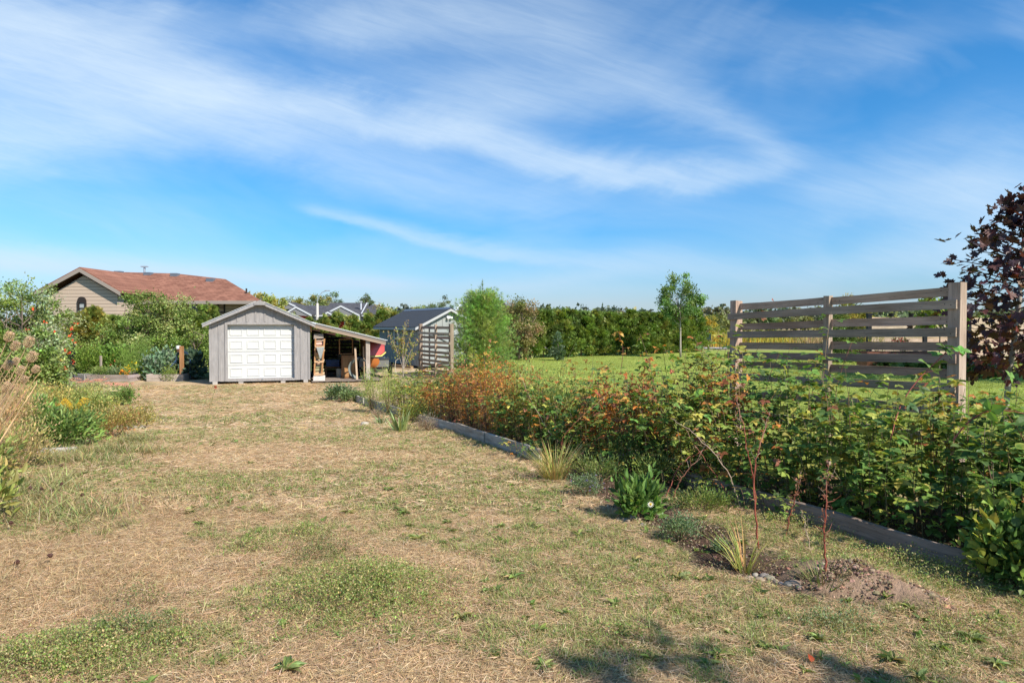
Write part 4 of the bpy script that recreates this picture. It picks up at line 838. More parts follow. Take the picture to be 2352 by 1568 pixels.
q = rel(P(332, 625, 52.3), O1); b = B(); b.tube([q-np.array([0, 0, .6]), q+np.array([0, 0, .35])], .08, 8); b.box(q+np.array([0, 0, .42]), (.45, .3, .08)); b.build('chimney_flue', mat('flue metal', (.45, .47, .5), .4, metal=.5), rf)
q = rel(P(566, 669, 47.5), O1); b = B(); b.tube([q-np.array([0, 0, .3]), q+np.array([0, 0, .2])], .06, 8); b.build('vent_pipe', dark, rf)
def win(px0, px1, py0, py1, Y, o, root, arch=0, yoff=0):
    a, c = rel(P(px0, py1, Y), o), rel(P(px1, py0, Y), o); x0, x1, z0, z1 = a[0], c[0], a[2], c[2]; y = a[1]+yoff; b = B(); w_ = .09
    b.box((x0+w_/2, y, (z0+z1)/2), (w_, .1, z1-z0)); b.box((x1-w_/2, y, (z0+z1)/2), (w_, .1, z1-z0)); b.box(((x0+x1)/2, y, z0+w_/2), (x1-x0-2*w_-.002, .1, w_)); b.box(((x0+x1)/2, y, z1-w_/2), (x1-x0-2*w_-.002, .1, w_)); b.box(((x0+x1)/2, y+.01, z0+(z1-z0)*.55), (x1-x0-2*w_-.002, .1, .05))
    if arch: b.prism([((x0+x1)/2+(x1-x0)/2*math.cos(t_), y-.055, z1+arch*math.sin(t_)) for t_ in np.linspace(0, math.pi, 10)], (0, .1, 0))
    w = b.build('window', dark, root); b = B(); b.box(((x0+x1)/2, y+.03, (z0+z1)/2), (x1-x0-2*w_, .01, z1-z0-2*w_)); b.build('pane', glass, w)
    if not arch or True:
        b = B(); n_ = int((z1-z0)*.8/.08)
        for k in range(n_): b.box(((x0+x1)/2, y+.018, z0+.12+k*.08), (x1-x0-2*w_-.06, .012, .055))
        b.build('blind', blind, w)
win(180, 199, 692, 727, GYY, O1, th_, .3, -.06); win(500, 517, 696, 719, 47.9, O1, th_, 0, -.0)
a, c = rel(P(436, 722, 47.86), O1), rel(P(464, 696, 47.86), O1); b = B(); b.box(((a[0]+c[0])/2, a[1], (a[2]+c[2])/2), (c[0]-a[0], .1, c[2]-a[2])); b.build('patio_window', glass, th_)
dk = thing('deck_railing', 'black deck railing at the back of the tan house', 'railing', O1+np.array([0, 0, 0])); q0, q1 = rel(P(418, 727, 45.5), O1), rel(P(448, 722, 45.5), O1)
b = B(); b.bar(q0+[0, 0, .25], q1+[0, 0, .25], .05, .06); b.bar(q0+[0, 0, -.6], q1+[0, 0, -.6], .05, .06)
for k in range(8): p = q0+(q1-q0)*k/7; b.bar(p+[0, 0, -2.0 if k in (0, 7) else -.6], p+[0, 0, .25], .03, .03, up=(0, 1, 0))
b.build('rail', dark, dk)
q = P(488, 735, 45.0); um = thing('patio_umbrella', 'closed beige patio umbrella beside the tan house', 'umbrella', (q[0], q[1], -.5)); b = B(); b.tube([(0, 0, 0), (0, 0, 3.4)], .03, 8); b.build('pole', dark, um)
b = B(); b.lathe((0, 0, 0), [(.10, 1.7), (.22, 2.1), (.20, 2.8), (.10, 3.35), (.01, 3.45)], 9); b.build('canopy', mat('umbrella cloth', (.52, .44, .38), .8), um)

O2 = np.array([-25., 98., -.5]); rh = house_base('red_house', 'red house with grey shingle gables and white trim behind the lean-to', O2)
redm = mat('red siding', (.42, .035, .03), .7); siding_lines(redm); greym = mat('gable grey', (.20, .20, .205), .8); wt = mat('white trim', (.52, .54, .56), .6)
def rp_(x, y, Y): return rel(P(x, y, Y), O2)
EY = 724; b = B(); q0, q1 = rp_(640, EY, 97.5), rp_(874, EY, 97.5); b.box(((q0[0]+q1[0])/2, q0[1]+5, q0[2]/2), (q1[0]-q0[0], 9, q0[2]-.05)); b.build('wall', redm, rh)
rb2 = B(); wtb = B(); gg = B()
def plane_roof(pts_front): rb2.prism(pts_front, (0, .25, .0))
def hip(e0, e1, r0, r1, Ye, Yr, back=True):    # eave from e0 to e1, ridge r0..r1 (px,py)
    a, b_, c, d = rp_(*e0, Ye), rp_(*e1, Ye), rp_(*r1, Yr), rp_(*r0, Yr); yb_ = 2*d[1]-a[1]
    rb2.add([a, b_, c, d, (a[0], yb_, a[2]), (b_[0], yb_, b_[2])], [[0, 1, 2, 3], [4, 3, 2, 5], [0, 3, 4], [1, 5, 2], [0, 4, 5, 1]])
hip((700, EY), (790, EY), (690, 701), (760, 702), 97, 103); hip((737, EY), (828, EY), (759, 695), (841, 695.5), 96.6, 103); hip((826, EY), (874, EY), (852, 700), (874, 700), 96.9, 103); hip((640, EY), (716, EY), (664, 696), (692, 698), 96.8, 103)
def gable(apx, l, r, Y, dp=3.2):
    a, c, d = rp_(*apx, Y), rp_(*l, Y), rp_(*r, Y); gg.prism([a-[0, 0, .25], c+[.3, 0, -.1], d+[-.3, 0, -.1]], (0, .2, 0))
    for q in (c, d):
        s_ = 1 if q is d else -1; rb2.prism([a, q, q+[0, 0, .18], a+[0, 0, .18]], (0, dp, 0)); wtb.prism([a+[0, -.10, -.16], q+[0, -.10, -.16], q+[0, -.10, .10], a+[0, -.10, .10]], (0, .08, 0))
gable((663, 695.6), (640, 708), (690, 708), 96.5); gable((680, 705), (652, EY-2), (716, EY), 94.8, 4); gable((783, 702.5), (740, EY), (826, EY), 95.0, 4); gable((753, 717), (740, EY), (766, EY), 94.0, 2)
wtb.bar(rp_(700, EY+1, 96.5), rp_(874, EY+1, 96.5), .1, .16); a, c = rp_(852, 700, 103)-[0, 6.2, 0], 0
wtb.bar(rp_(843, 696, 101), rp_(828, EY, 96.4), .10, .16, up=(0, 1, .2)); wtb.bar(rp_(874, 700, 101.5), rp_(865.5, EY, 96.4), .10, .16, up=(0, 1, .2)); wtb.bar(rp_(874, 700, 101.5), rp_(882, EY, 107), .10, .16, up=(0, 1, .2))
rr2 = rb2.build('roof', gsh, rh); wtb.build('trim', wt, rr2); gg.build('gable_wall', greym, rh)
b = B(); b.prism([rp_(874, 701, 101.6), rp_(866.5, EY+1, 96.6), rp_(881, EY+1, 107)], (-.15, 0, 0)); b.prism([rp_(866.5, EY, 96.7)+[-.02, 0, 0], rp_(881, EY, 107)+[-.02, 0, 0], (rp_(881, EY, 107)[0]-.02, rp_(881, EY, 107)[1], 0), (rp_(866.5, EY, 97)[0]-.02, rp_(866.5, EY, 96.7)[1], 0)], (-.15, 0, 0)); b.build('end_wall', mat('lit red siding', (.42, .06, .04), .7), rh)  # brighter copy of the red siding, sunlight put into the colour
for px in (745, 775, 824, 867): b = B(); q = rp_(px, EY, 95.6); b.box((q[0], q[1], q[2]/2), (.32, .32, q[2])); b.build('column', wt, rh)
for px in (722, 741, 800, 835): q = rp_(px, 735, 97.3); b = B(); b.box(q+[0, 0, 0], (1.2, .1, 1.4)); w = b.build('window', wt, rh); b = B(); b.box(q+[0, -.06, 0], (.95, .02, 1.15)); b.build('pane', glass, w)
q = rp_(829, 699, 99.5); b = B(); b.tube([q-[0, 0, 1.0], q+[0, 0, .35]], .12, 8); b.box(q+[0, 0, .4], (.4, .4, .12)); b.build('vent_pipe', mat('pale pipe', (.5, .52, .55), .5), rh)
O3 = np.array([-3., 105., -.5]); h3 = house_base('far_house', 'pale house with a grey roof mostly hidden behind the pine', O3)
b = B(); q0, q1, q2 = rel(P(1050, 745, 105), O3), rel(P(1170, 745, 105), O3), 0; b.box(((q0[0]+q1[0])/2, 4, 1.5), (q1[0]-q0[0], 8, 3.2)); b.build('wall', mat('pale siding', (.5, .47, .44), .8), h3)
b = B(); a, c, d, e = rel(P(1040, 722, 104.5), O3), rel(P(1180, 722, 104.5), O3), rel(P(1155, 690.5, 109), O3), rel(P(1075, 692, 109), O3); yb_ = 2*d[1]-a[1]; b.add([a, c, d, e, (a[0], yb_, a[2]), (c[0], yb_, c[2])], [[0, 1, 2, 3], [4, 3, 2, 5], [0, 3, 4], [1, 5, 2], [0, 4, 5, 1]]); b.build('roof', gsh, h3)
b = B(); b.bar(rel(P(1040, 722, 104.3), O3), rel(P(1058, 699, 107), O3), .15, .35, up=(0, 1, 0)); b.bar(rel(P(1130, 706, 103.5), O3), rel(P(1148, 694, 105.5), O3), .15, .35, up=(0, 1, 0)); b.build('trim', wt, h3)
# street lamp
q = P(729, 745, 70); lp = thing('street_lamp', 'tall pale street lamp pole with a curved arm beyond the lean-to', 'street lamp', (q[0], 70, -.5)); zt = P(729, 696, 70)[2]+.5
b = B(); b.tube([(0, 0, 0), (.0, 0, zt+.0)], [.17, .13], 10); b.build('pole', mat('pale concrete', (.55, .52, .48), .8), lp)
b = B(); b.tube([(0, 0, zt-.05), (.05, 0, zt+.55), (.5, 0, zt+1.1), (.9, 0, zt+1.25)], .035, 6); b.box((1.05, 0, zt+1.27), (.5, .16, .09)); b.build('lamp_arm', mat('lamp metal', (.35, .36, .38), .5, metal=.3), lp)

# ================================================================== RASPBERRY BED
GRN = [(.10, .19, .045), (.145, .25, .06), (.07, .14, .036)]; YGR = [(.28, .31, .07), (.36, .34, .085), (.21, .29, .065)]; ORG = [(.46, .20, .05), (.48, .29, .08), (.38, .15, .05), (.28, .11, .06)]
def trio(fb, pos, d, nrm, size, col, tmpl=None, three=True):
    tmpl = tmpl or (L2v, L2f); n = len(pos); bs = basis_from(d, nrm)
    fb.inst(*tmpl, pos, bs, size, col)
    if three:
        for sg in (-1, 1):
            d2 = bs[:, 1]*.25+bs[:, 0]*sg*.95+rng.normal(0, .12, (n, 3)); fb.inst(*tmpl, pos-bs[:, 1]*size[:, None]*.12, basis_from(d2, bs[:, 2]+rng.normal(0, .15, (n, 3))), size*.85, col*np.exp(rng.normal(0, .08, (n, 1))))
def thicket(name, label, cat, yr, dr, dens, hgt, colfn, leaf=.062, nodes=22, tmpl=None, sticks=True, three=True, hvar=.16):
    L = abs(yr[1]-yr[0]); n = int(L*(dr[1]-dr[0])*dens*1.25); y = rng.uniform(*yr, n); dd = rng.uniform(*dr, n); x = front(y)+dd
    base = np.stack([x, y, H(x, y)], 1); edge = .74+.26*sm(0, .35, dd)
    h = hgt(x, y, dd)*(1+rng.normal(0, hvar, n))*edge; a = rng.uniform(0, 6.28, n); ln = np.abs(rng.normal(.12, .16, n)); a = np.where(dd < .35, math.pi+rng.normal(0, .8, n), a)
    t_ = np.linspace(0, 1, 5)
    pts = base[:, None]+np.stack([np.cos(a)[:, None]*ln[:, None]*t_**1.8*h[:, None], np.sin(a)[:, None]*ln[:, None]*t_**1.8*h[:, None], t_[None]*h[:, None]*(1-.12*t_**3)], -1)
    sb = B()
    for k in range(n): sb.tube(pts[k], [.005, .0045, .004, .003, .002], 3, cols((.13, .10, .05), 1)[0], cap=False)
    root = thing(name, label, cat, (float(x.mean()), float(y.mean()), float(H(x.mean(), y.mean())))); root['kind'] = 'stuff'; off = -np.array(root.location)
    o = sb.build('canes', CANE, origin=(0, 0, 0)); o.parent = root; o.location = off
    N = n*nodes; ci = np.repeat(np.arange(n), nodes); tt = rng.random(N)**.8*.95+.05; k0 = np.minimum((tt*4).astype(int), 3); f = (tt*4-k0)[:, None]; p = pts[ci, k0]*(1-f)+pts[ci, k0+1]*f
    az = rng.uniform(0, 6.28, N); r_ = rng.uniform(.03, .13, N); o3 = np.stack([np.cos(az), np.sin(az), rng.uniform(-.1, .5, N)], 1); p = p+o3*r_[:, None]; p[:, 2] = np.maximum(p[:, 2], H(p[:, 0], p[:, 1])+.02)
    d = o3*np.array([1, 1, .5])+np.array([0, 0, -.15])+rng.normal(0, .25, (N, 3)); nr_ = np.array([[0, 0, 1.]])+o3*.5+rng.normal(0, .35, (N, 3))
    fb = B(); trio(fb, p, d, nr_, leaf*rng.uniform(.55, 1.3, N), colfn(p, tt, ci), tmpl, three)
    o = fb.build('foliage', LEAF, origin=(0, 0, 0)); o.parent = root; o.location = off; return root
def mixc(pal_list, probs):     # choose palette index per leaf from per-leaf probabilities (N,k)
    pr = np.cumsum(probs/probs.sum(1)[:, None], 1); r_ = rng.random(len(pr))[:, None]; idx = (r_ > pr).sum(1).clip(0, len(pal_list)-1); out = np.zeros((len(pr), 3))
    for k, pl_ in enumerate(pal_list): m_ = idx == k; out[m_] = pick(pl_, m_.sum(), None, .2, .06)
    return out
def cf(orange, yellow, top=1.0):
    def f(p, tt, ci):
        n1 = fbm(p[:, 0]*1.8+p[:, 2]*1.0, p[:, 1]*1.8, 91, 3); n2 = fbm(p[:, 0]*2.2, p[:, 1]*2.2+p[:, 2], 93, 3); hi = .35+.9*tt*top
        return mixc([GRN, YGR, ORG], np.stack([np.full(len(p), 1.0), yellow*(.2+3.2*sm(.45, .65, n2)*hi), orange*(.12+3.5*sm(.46, .64, n1)*hi)], 1))
    return f
hfun = lambda a: (lambda x, y, d: a+0*x)
def h_near(x, y, d): return (.87+.14*sm(0, .8, d))*(1-.18*sm(5.0, 3.6, y))*(1+.30*np.exp(-((y-8.0)/1.1)**2)*sm(.3, .9, d)+.10*sm(.6, 1.4, d))*(1.0+.10*(fbm(x*2, y*2, 95, 2)-.5))
def h_mid(x, y, d): return .86+.14*sm(9, 11.5, y)+.16*sm(9.2, 8.0, y)*sm(.3, .9, d)+.16*(fbm(x*1.7, y*1.7, 97, 2)-.5)*2
thicket('raspberry_thicket', 'dense green raspberry canes crowding over the long board at the lower right', 'raspberry bed', (2.6, 5.8), (.03, 1.75), 36, h_near, cf(.03, .38), .066, 24, hvar=.2)
thicket('raspberry_thicket', 'yellow-green raspberry canes at the foot of the large slatted screen', 'raspberry bed', (5.8, 8.0), (.06, 1.9), 36, h_near, cf(.2, 1.0), .062, 24, hvar=.2)
thicket('raspberry_thicket', 'raspberry canes mixed green and rust behind the middle edging board', 'raspberry bed', (8.0, 10.5), (.08, 2.0), 28, h_mid, cf(1.3, .9), .055, 24, hvar=.24)
thicket('raspberry_thicket', 'orange and rust coloured raspberry canes in the middle of the bed', 'raspberry bed', (10.5, 13.5), (.06, 2.1), 22, h_mid, cf(3.0, .8), .058, 20, (L1v, L1f), hvar=.28)
thicket('raspberry_thicket', 'red-brown and green bramble growth at the far end of the bed by the lean-to', 'raspberry bed', (13.5, 17.2), (.05, 2.3), 24, lambda x, y, d: 1.0+.1*(fbm(x*2, y*2, 99, 2)-.5)*2-.25*sm(16, 17.2, y), cf(1.2, 1.8), .06, 18, (L1v, L1f))
thicket('bed_underplanting', 'low green weeds filling the gap between the two edging boards', 'weeds', (5.6, 9.0), (-.30, .35), 26, lambda x, y, d: .30+.12*(fbm(x*2, y*2, 99, 2)-.5), cf(.1, 1.1), .045, 13, (L1v, L1f))
def dist_spike(name, label, px, py_top, Y, dx, n=10, pal=GRN, cat='cane', leaf=.07, curve=.15, stemcol=(.22, .09, .06), group=None, tmpl=None, leaf_from=.35):
    top = P(px, py_top, Y); bx = top[0]-dx; base = on(bx, Y); t_ = np.linspace(0, 1, 8)[:, None]
    pts = base+(top-base)*t_; pts[:, 0] += curve*np.sin(t_[:, 0]*math.pi)*np.sign(-dx if dx else 1); pts += rng.normal(0, .008, pts.shape); pts[0] = base
    r0 = thing(name, label, cat, base, 0, group); b = B(); b.tube(pts-base, np.linspace(.007, .002, 8), 5, stemcol); b.build('stem', CANE, r0)
    tt = np.linspace(leaf_from, 1, n)+rng.normal(0, .01, n); p = np.stack([np.interp(tt, t_[:, 0], (pts-base)[:, k]) for k in range(3)], 1); az = np.arange(n)*2.4; o3 = np.stack([np.cos(az), np.sin(az), np.full(n, .25)], 1)
    fb = B(); p2 = p+o3*.055
    for a_, c_ in zip(p, p2): fb.tube([a_, c_], [.002, .0015], 3, (.15, .16, .05), cap=False)
    trio(fb, p2, o3+[0, 0, -.25], np.array([[0, 0, 1.]])+o3*.4+rng.normal(0, .2, (n, 3)), leaf*rng.uniform(.75, 1.2, n), pick(pal, n), tmpl); fb.build('leaves', LEAF, r0); return r0
SPK = [(1620, 800, 8.2, .1, 14, 'leafy green cane rising highest left of the screen'), (1655, 790, 8.0, .15, 14, 'leafy green cane just left of the screen post'), (1585, 850, 8.5, -.05, 9, 'short green cane tip two steps left of the screen'), (1510, 845, 9.2, .05, 9, 'green cane tip against the mown lawn right of centre'),
       (1440, 845, 9.6, 0, 8, 'green cane tip left of the tallest rust-brown cane'), (1375, 850, 10, 0, 8, 'green cane tip poking above the middle of the bed'), (1710, 880, 7.4, .1, 9, 'green cane in front of the left screen post'), (1790, 812, 7.2, .08, 12, 'green cane climbing the left half of the screen'),
       (1955, 785, 6.6, .06, 13, 'green cane standing in front of the middle screen post'), (1840, 845, 6.9, .05, 9, 'green cane halfway along the screen'), (2310, 948, 4.9, -.25, 9, 'bramble shoot leaning past the maple trunk')]
for a in SPK: dist_spike('raspberry_cane', a[5], a[0], a[1], a[2], a[3], int(a[4]*1.7), leaf=.078, pal=GRN+[(.13, .2, .045)], group='raspberry canes standing above the bed')
# arching blackberry canes over the screen
def arch(label, pts_px, n, pal, leaf=.085, stem=(.30, .08, .06), r=.006, name='bramble_cane', five=True, cat='cane', group=None, three=True, tm=None, lf=.15):
    pts = np.array([P(a, b_, c) for a, b_, c in pts_px]); base = pts[0].copy(); k = len(pts); s_ = np.linspace(0, k-1, 4*k); pp = np.stack([np.interp(s_, np.arange(k), pts[:, q]) for q in range(3)], 1)
    ker = np.array([.25, .5, .25])
    for _ in range(4): pp[1:-1] = ker[0]*pp[:-2]+ker[1]*pp[1:-1]+ker[2]*pp[2:]
    root = thing(name, label, cat, base, 0, group); b = B(); b.tube(pp-base, np.linspace(r, r*.35, len(pp)), 6, stem); b.build('stem', CANE, root)
    if n:
        m = len(pp); tt = np.linspace(lf, 1, n)*(m-1); p = np.stack([np.interp(tt, np.arange(m), (pp-base)[:, q]) for q in range(3)], 1); sd_ = np.where(np.arange(n) % 2, 1, -1); o3 = np.stack([sd_*.5+rng.normal(0, .3, n), rng.normal(0, .5, n), rng.uniform(-.3, .5, n)], 1)
        fb = B(); p2 = p+o3*.07
        for a_, c_ in zip(p, p2): fb.tube([a_, c_], [.0025, .0015], 3, stem, cap=False)
        trio(fb, p2, o3, np.array([[0, -.4, 1.]])+rng.normal(0, .4, (n, 3)), leaf*rng.uniform(.7, 1.2, n), pick(pal, n), tm, three)
        fb.build('leaves', LEAF, root)
    return root
arch('arching red-stemmed bramble cane crossing the right half of the large screen', [(2045, 1010, 5.6), (2065, 930, 5.7), (2110, 868, 5.7), (2160, 822, 5.7), (2185, 795, 5.7), (2210, 815, 5.6)], 15, GRN+[(.13, .19, .05)])
arch('bramble cane reaching right in front of the maple trunk', [(2190, 1010, 4.9), (2220, 970, 4.9), (2270, 938, 4.8), (2340, 945, 4.7), (2400, 965, 4.6)], 10, GRN)
arch('thin dark cane slanting up behind the left end of the screen with shrivelled leaves', [(1700, 900, 9.6), (1710, 800, 9.5), (1740, 735, 9.4), (1778, 690, 9.4)], 9, [(.20, .07, .04)], .05, (.06, .04, .03), .005, 'dead_cane', lf=.2)
tall_rust = arch('tallest rust-brown raspberry cane against the lawn', [(1475, 935, 9.3), (1490, 880, 9.3), (1492, 815, 9.3)], 26, ORG[:3], .06, (.2, .1, .06), .005, 'raspberry_cane', lf=.3)
for a, c_, e, l in ((1690, 905, 7.6, 'small rust-leaved cane at the foot of the left screen post'), (1425, 800, 9.8, 'bare reddish cane with few withered leaves above the bed')):
    arch(l, [(a, c_+60, e), (a+8, c_, e), (a-6, c_-40, e)], 10, ORG, .05, (.2, .08, .05), .005, 'raspberry_cane', lf=.3)
# bare dead canes in the flower strip
RED = (.28, .075, .045); PALE = (.46, .33, .24)
def dead(label, pts_px, r=.009, col=RED, side=6, litter=0, name='dead_cane', rk=.72):
    b0 = G(pts_px[0][0], pts_px[0][1]); Y = b0[1]; pts = [b0]+[P(a, c_, Y+e) for a, c_, e in pts_px[1:]]; pts = np.array(pts); k = len(pts); s_ = np.linspace(0, k-1, 5*k); pp = np.stack([np.interp(s_, np.arange(k), pts[:, q]) for q in range(3)], 1)
    for _ in range(3): pp[1:-1] = .25*pp[:-2]+.5*pp[1:-1]+.25*pp[2:]
    pp[1:-1] += rng.normal(0, .004, pp[1:-1].shape); root = thing(name, label, 'dead stem', b0); pp = pp-b0; r = r*rk
    m = len(pp); tcol = np.repeat((np.array(col)+(np.array(PALE)-np.array(col))*sm(.5, 1, np.linspace(0, 1, m))[:, None]*.7), 6, 0)
    b = B(); b.tube(pp, np.linspace(r, r*.3, m), 6, tcol)
    for _ in range(side):
        i_ = rng.integers(m//4, m-1); a = rng.uniform(0, 6.28); L = rng.uniform(.03, .13); q = pp[i_]; d = np.array([math.cos(a)*.8, math.sin(a)*.5, rng.uniform(.2, 1.1)]); b.tube([q, q+d*L*.5+rng.normal(0, .006, 3), q+d*L+rng.normal(0, .012, 3)], [r*.3, r*.22, r*.1], 4, PALE if rng.random() < .5 else col, cap=False)
    for _ in range(max(14, m)): i_ = rng.integers(0, m-1); q = pp[i_]; d = rdir(1)[0]; b.tube([q, q+d*.018], [.0018, .0004], 3, col, cap=False)
    b.build('stem', CANE, root)
    if litter:
        i_ = rng.integers(m//5, m, litter); fb = B(); fb.inst(L1v, L1f, pp[i_]+rng.normal(0, .022, (litter, 3)), basis_from(rdir(litter, -.5), rdir(litter)), rng.uniform(.01, .028, litter), pick([(.22, .10, .06), (.30, .15, .09), (.14, .07, .05)], litter)); fb.build('withered_leaves', LEAF, root)
    return root
dead('tall forked dead red cane standing in the middle of the flower strip', [(1742, 1258, 0), (1735, 1180, 0), (1728, 1100, .05), (1740, 1040, .05), (1756, 990, .1), (1768, 945, .1)], .010, side=14)
dead('dead cane curving up left beside the tall forked cane', [(1738, 1200, .1), (1731, 1090, 0), (1712, 1030, 0), (1713, 990, 0), (1695, 940, .1), (1690, 900, .1)], .008, side=8)
dead('long dead cane leaning left from the soil across the gap', [(1700, 1165, 0), (1680, 1095, 0), (1640, 1040, 0), (1590, 990, .1), (1540, 960, .1)], .008, PALE, 6)
dead('reddish dead cane crossing low over the strip towards the upper left', [(1690, 1160, .1), (1650, 1100, .1), (1600, 1030, .15), (1575, 985, .2)], .008, side=5)
dead('arching pale dead cane curving over to the right of the strip', [(1530, 1140, 0), (1560, 1065, .1), (1620, 1030, .1), (1680, 1000, .2), (1742, 965, .3), (1765, 950, .3)], .007, RED, 10)
dead('withered cane with brown leaf scraps left of the upright one', [(1805, 1235, 0), (1815, 1180, 0), (1830, 1130, 0), (1840, 1085, 0)], .007, RED, 10, 90)
dead('upright dark red cane with shrivelled leaves nearest the mound', [(1896, 1315, 0), (1893, 1240, 0), (1897, 1160, 0), (1900, 1100, 0), (1903, 1062, 0)], .009, RED, 10, 110)
dead('thin pale cane standing between the two withered canes', [(1862, 1270, 0), (1850, 1210, 0), (1842, 1170, 0)], .005, PALE, 3)
dead('red cane rising from the ornamental grass beside the first board', [(1300, 1075, 0), (1285, 1010, 0), (1330, 960, 0), (1395, 905, .2)], .006, RED, 5)
dead('long straight dead cane slanting left above the rust-coloured bed', [(1330, 1050, 0), (1265, 1000, .2), (1225, 930, .4), (1190, 850, .6)], .006, PALE, 3)
dead('second slanting dead cane left of the first above the rust-coloured bed', [(1240, 1000, .2), (1200, 945, .5), (1150, 900, 1.0)], .006, PALE, 3)
dead('small red dead stem with twigs in the bed right of the leafy green plant', [(1545, 1150, 0), (1560, 1100, 0), (1600, 1060, 0), (1625, 1010, 0)], .009, (.24, .10, .06), 16)
for k, (a, c_, Y, l) in enumerate(((1000, 855, 13.2, 'rust-coloured withered canes left of the tallest rusty ones'), (1080, 838, 12.6, 'tall rusty orange canes in front of the small screen'), (1122, 828, 12.2, 'tallest orange canes below the pine'), (1165, 845, 11.6, 'brown withered canes below the right side of the pine'), (1205, 850, 10.9, 'reddish-brown dry canes in the middle of the bed'), (1150, 880, 10.6, 'orange-leaved canes lower in the middle of the bed'), (1390, 895, 9.0, 'orange-leaved canes in front of the lawn'), (1480, 880, 8.6, 'rusty canes left of the green raspberry canes'), (1110, 870, 13.4, 'ochre-leaved canes behind the tall orange ones'), (900, 880, 14.6, 'reddish brown brambles at the far end of the bed'))):
    t0 = P(a, c_, Y); t0[0] = max(t0[0], front(Y)+.35); bush('withered_canes', l, 'raspberry canes', on(t0[0], Y), .26+.012*(k % 4), t0[2]-float(H(t0[0], Y))+.02, [ORG, [(.40, .17, .06), (.30, .12, .06), (.46, .24, .10)], ORG[:2]+YGR[:1]][k % 3], 1500, .036, stems=12, nlump=20, up=.5, group='rusty canes standing above the raspberry bed')
# tall pale green weeds
for a, c_, e, l in ((1210, 870, 10.2, 'feathery pale green weed rising in the middle of the rust-coloured bed'), (1240, 880, 9.8, 'second feathery pale green weed beside the first'), (1275, 895, 9.6, 'third feathery pale green weed nearer the grass tuft'), (1305, 905, 9.4, 'rightmost feathery pale green weed in the bed'), (855, 865, 16.0, 'bright green weed at the far left end of the bed'), (893, 862, 15.6, 'light green weed beside the sapling end of the bed')):
    t0 = P(a, c_, e); bush('tall_weed', l, 'weed', on(t0[0], e), .28, t0[2]-float(H(t0[0], e))+.2, [(.32, .38, .10), (.27, .34, .10), (.36, .40, .14)], 2600, .035, tmpl=(BLv*[.22, 1, .3], BLf), stems=10, nlump=16, up=1.2, group='pale green tall weeds in the raspberry bed')

# edging boards
def edging(label, a, c_, h, th=.045, col=(.40, .355, .31), sink=.04):
    a = np.asarray(a); c_ = np.asarray(c_); b = B(); m = 9; t_ = np.linspace(0, 1, m)[:, None]; p = a+(c_-a)*t_; p[:, 2] = H(p[:, 0], p[:, 1]); e = (c_-a)[:2]/np.linalg.norm((c_-a)[:2]); n = np.array([e[1], -e[0], 0]); bw = rng.normal(0, .004, m); v = []
    for s_, z in ((0, -sink), (0, h), (1, h), (1, -sink)): v.append(p+n*(th*s_+bw[:, None])+np.array([0, 0, 1.])*(z+(rng.normal(0, .004, m) if z > 0 else np.zeros(m)))[:, None])
    v = np.stack(v, 1).reshape(-1, 3); f = [[i_*4+k, i_*4+(k+1) % 4, i_*4+4+(k+1) % 4, i_*4+4+k] for i_ in range(m-1) for k in range(4)]+[[3, 2, 1, 0], [m*4-4, m*4-3, m*4-2, m*4-1]]
    Lb = np.linalg.norm(c_-a); lc = np.hstack([np.repeat(t_*Lb, 4, 0), np.tile([[0], [0], [.04], [.04]], (m, 1)), np.tile([[0], [.18], [.18], [0]], (m, 1))])+rng.uniform(0, 50, 3); b.add(v, f, cols(col, 1, .08, .03)[0], lc); return tag(b.build('edging_board', WOOD), label, 'garden edging', 'weathered boards edging the beds')
edging('farthest short edging board at the left tip of the raspberry bed', G(815, 920), G(838, 928), .17); edging('edging board left of the iris clump along the raspberry bed', G(840, 929), G(922, 957), .19); edging('edging board behind the small brown shrub', G(965, 968), G(1052, 992), .145)
edging('edging board in the middle of the row, right of the brown shrub', G(1054, 993), G(1118, 1018), .165); edging('edging board ending at the tall grass tuft', G(1120, 1019), G(1245, 1062), .17); edging('long dark edging board under the green raspberries at the lower right', G(1560, 1112)+[.05, 0, 0], G(2268, 1330), .15, col=(.29, .235, .185))
b = B(); s0 = G(1430, 1068); b.box((0, 0, .06), (.5, .3, .13), rz=.6, jit=.02); o = b.build('flat_stone', mat('limestone', (.45, .40, .34), .9, bump=.5, bscale=20, var=.25), origin=(0, 0, 0)); o.location = s0; tag(o, 'pale flat stone slab behind the tall grass tuft', 'stone')
bush('raspberry_bush', 'low raspberry growth hanging over the near end of the long board', 'raspberry canes', G(2335, 1345), .24, .42, GRN+YGR[:1], 800, .062, tmpl=(L2v, L2f), nlump=20)
bush('raspberry_bush', 'leafy raspberry sprig spilling over the board at the right picture edge', 'raspberry canes', G(2268, 1332), .12, .26, GRN+YGR[:1], 260, .058, tmpl=(L2v, L2f), nlump=9)
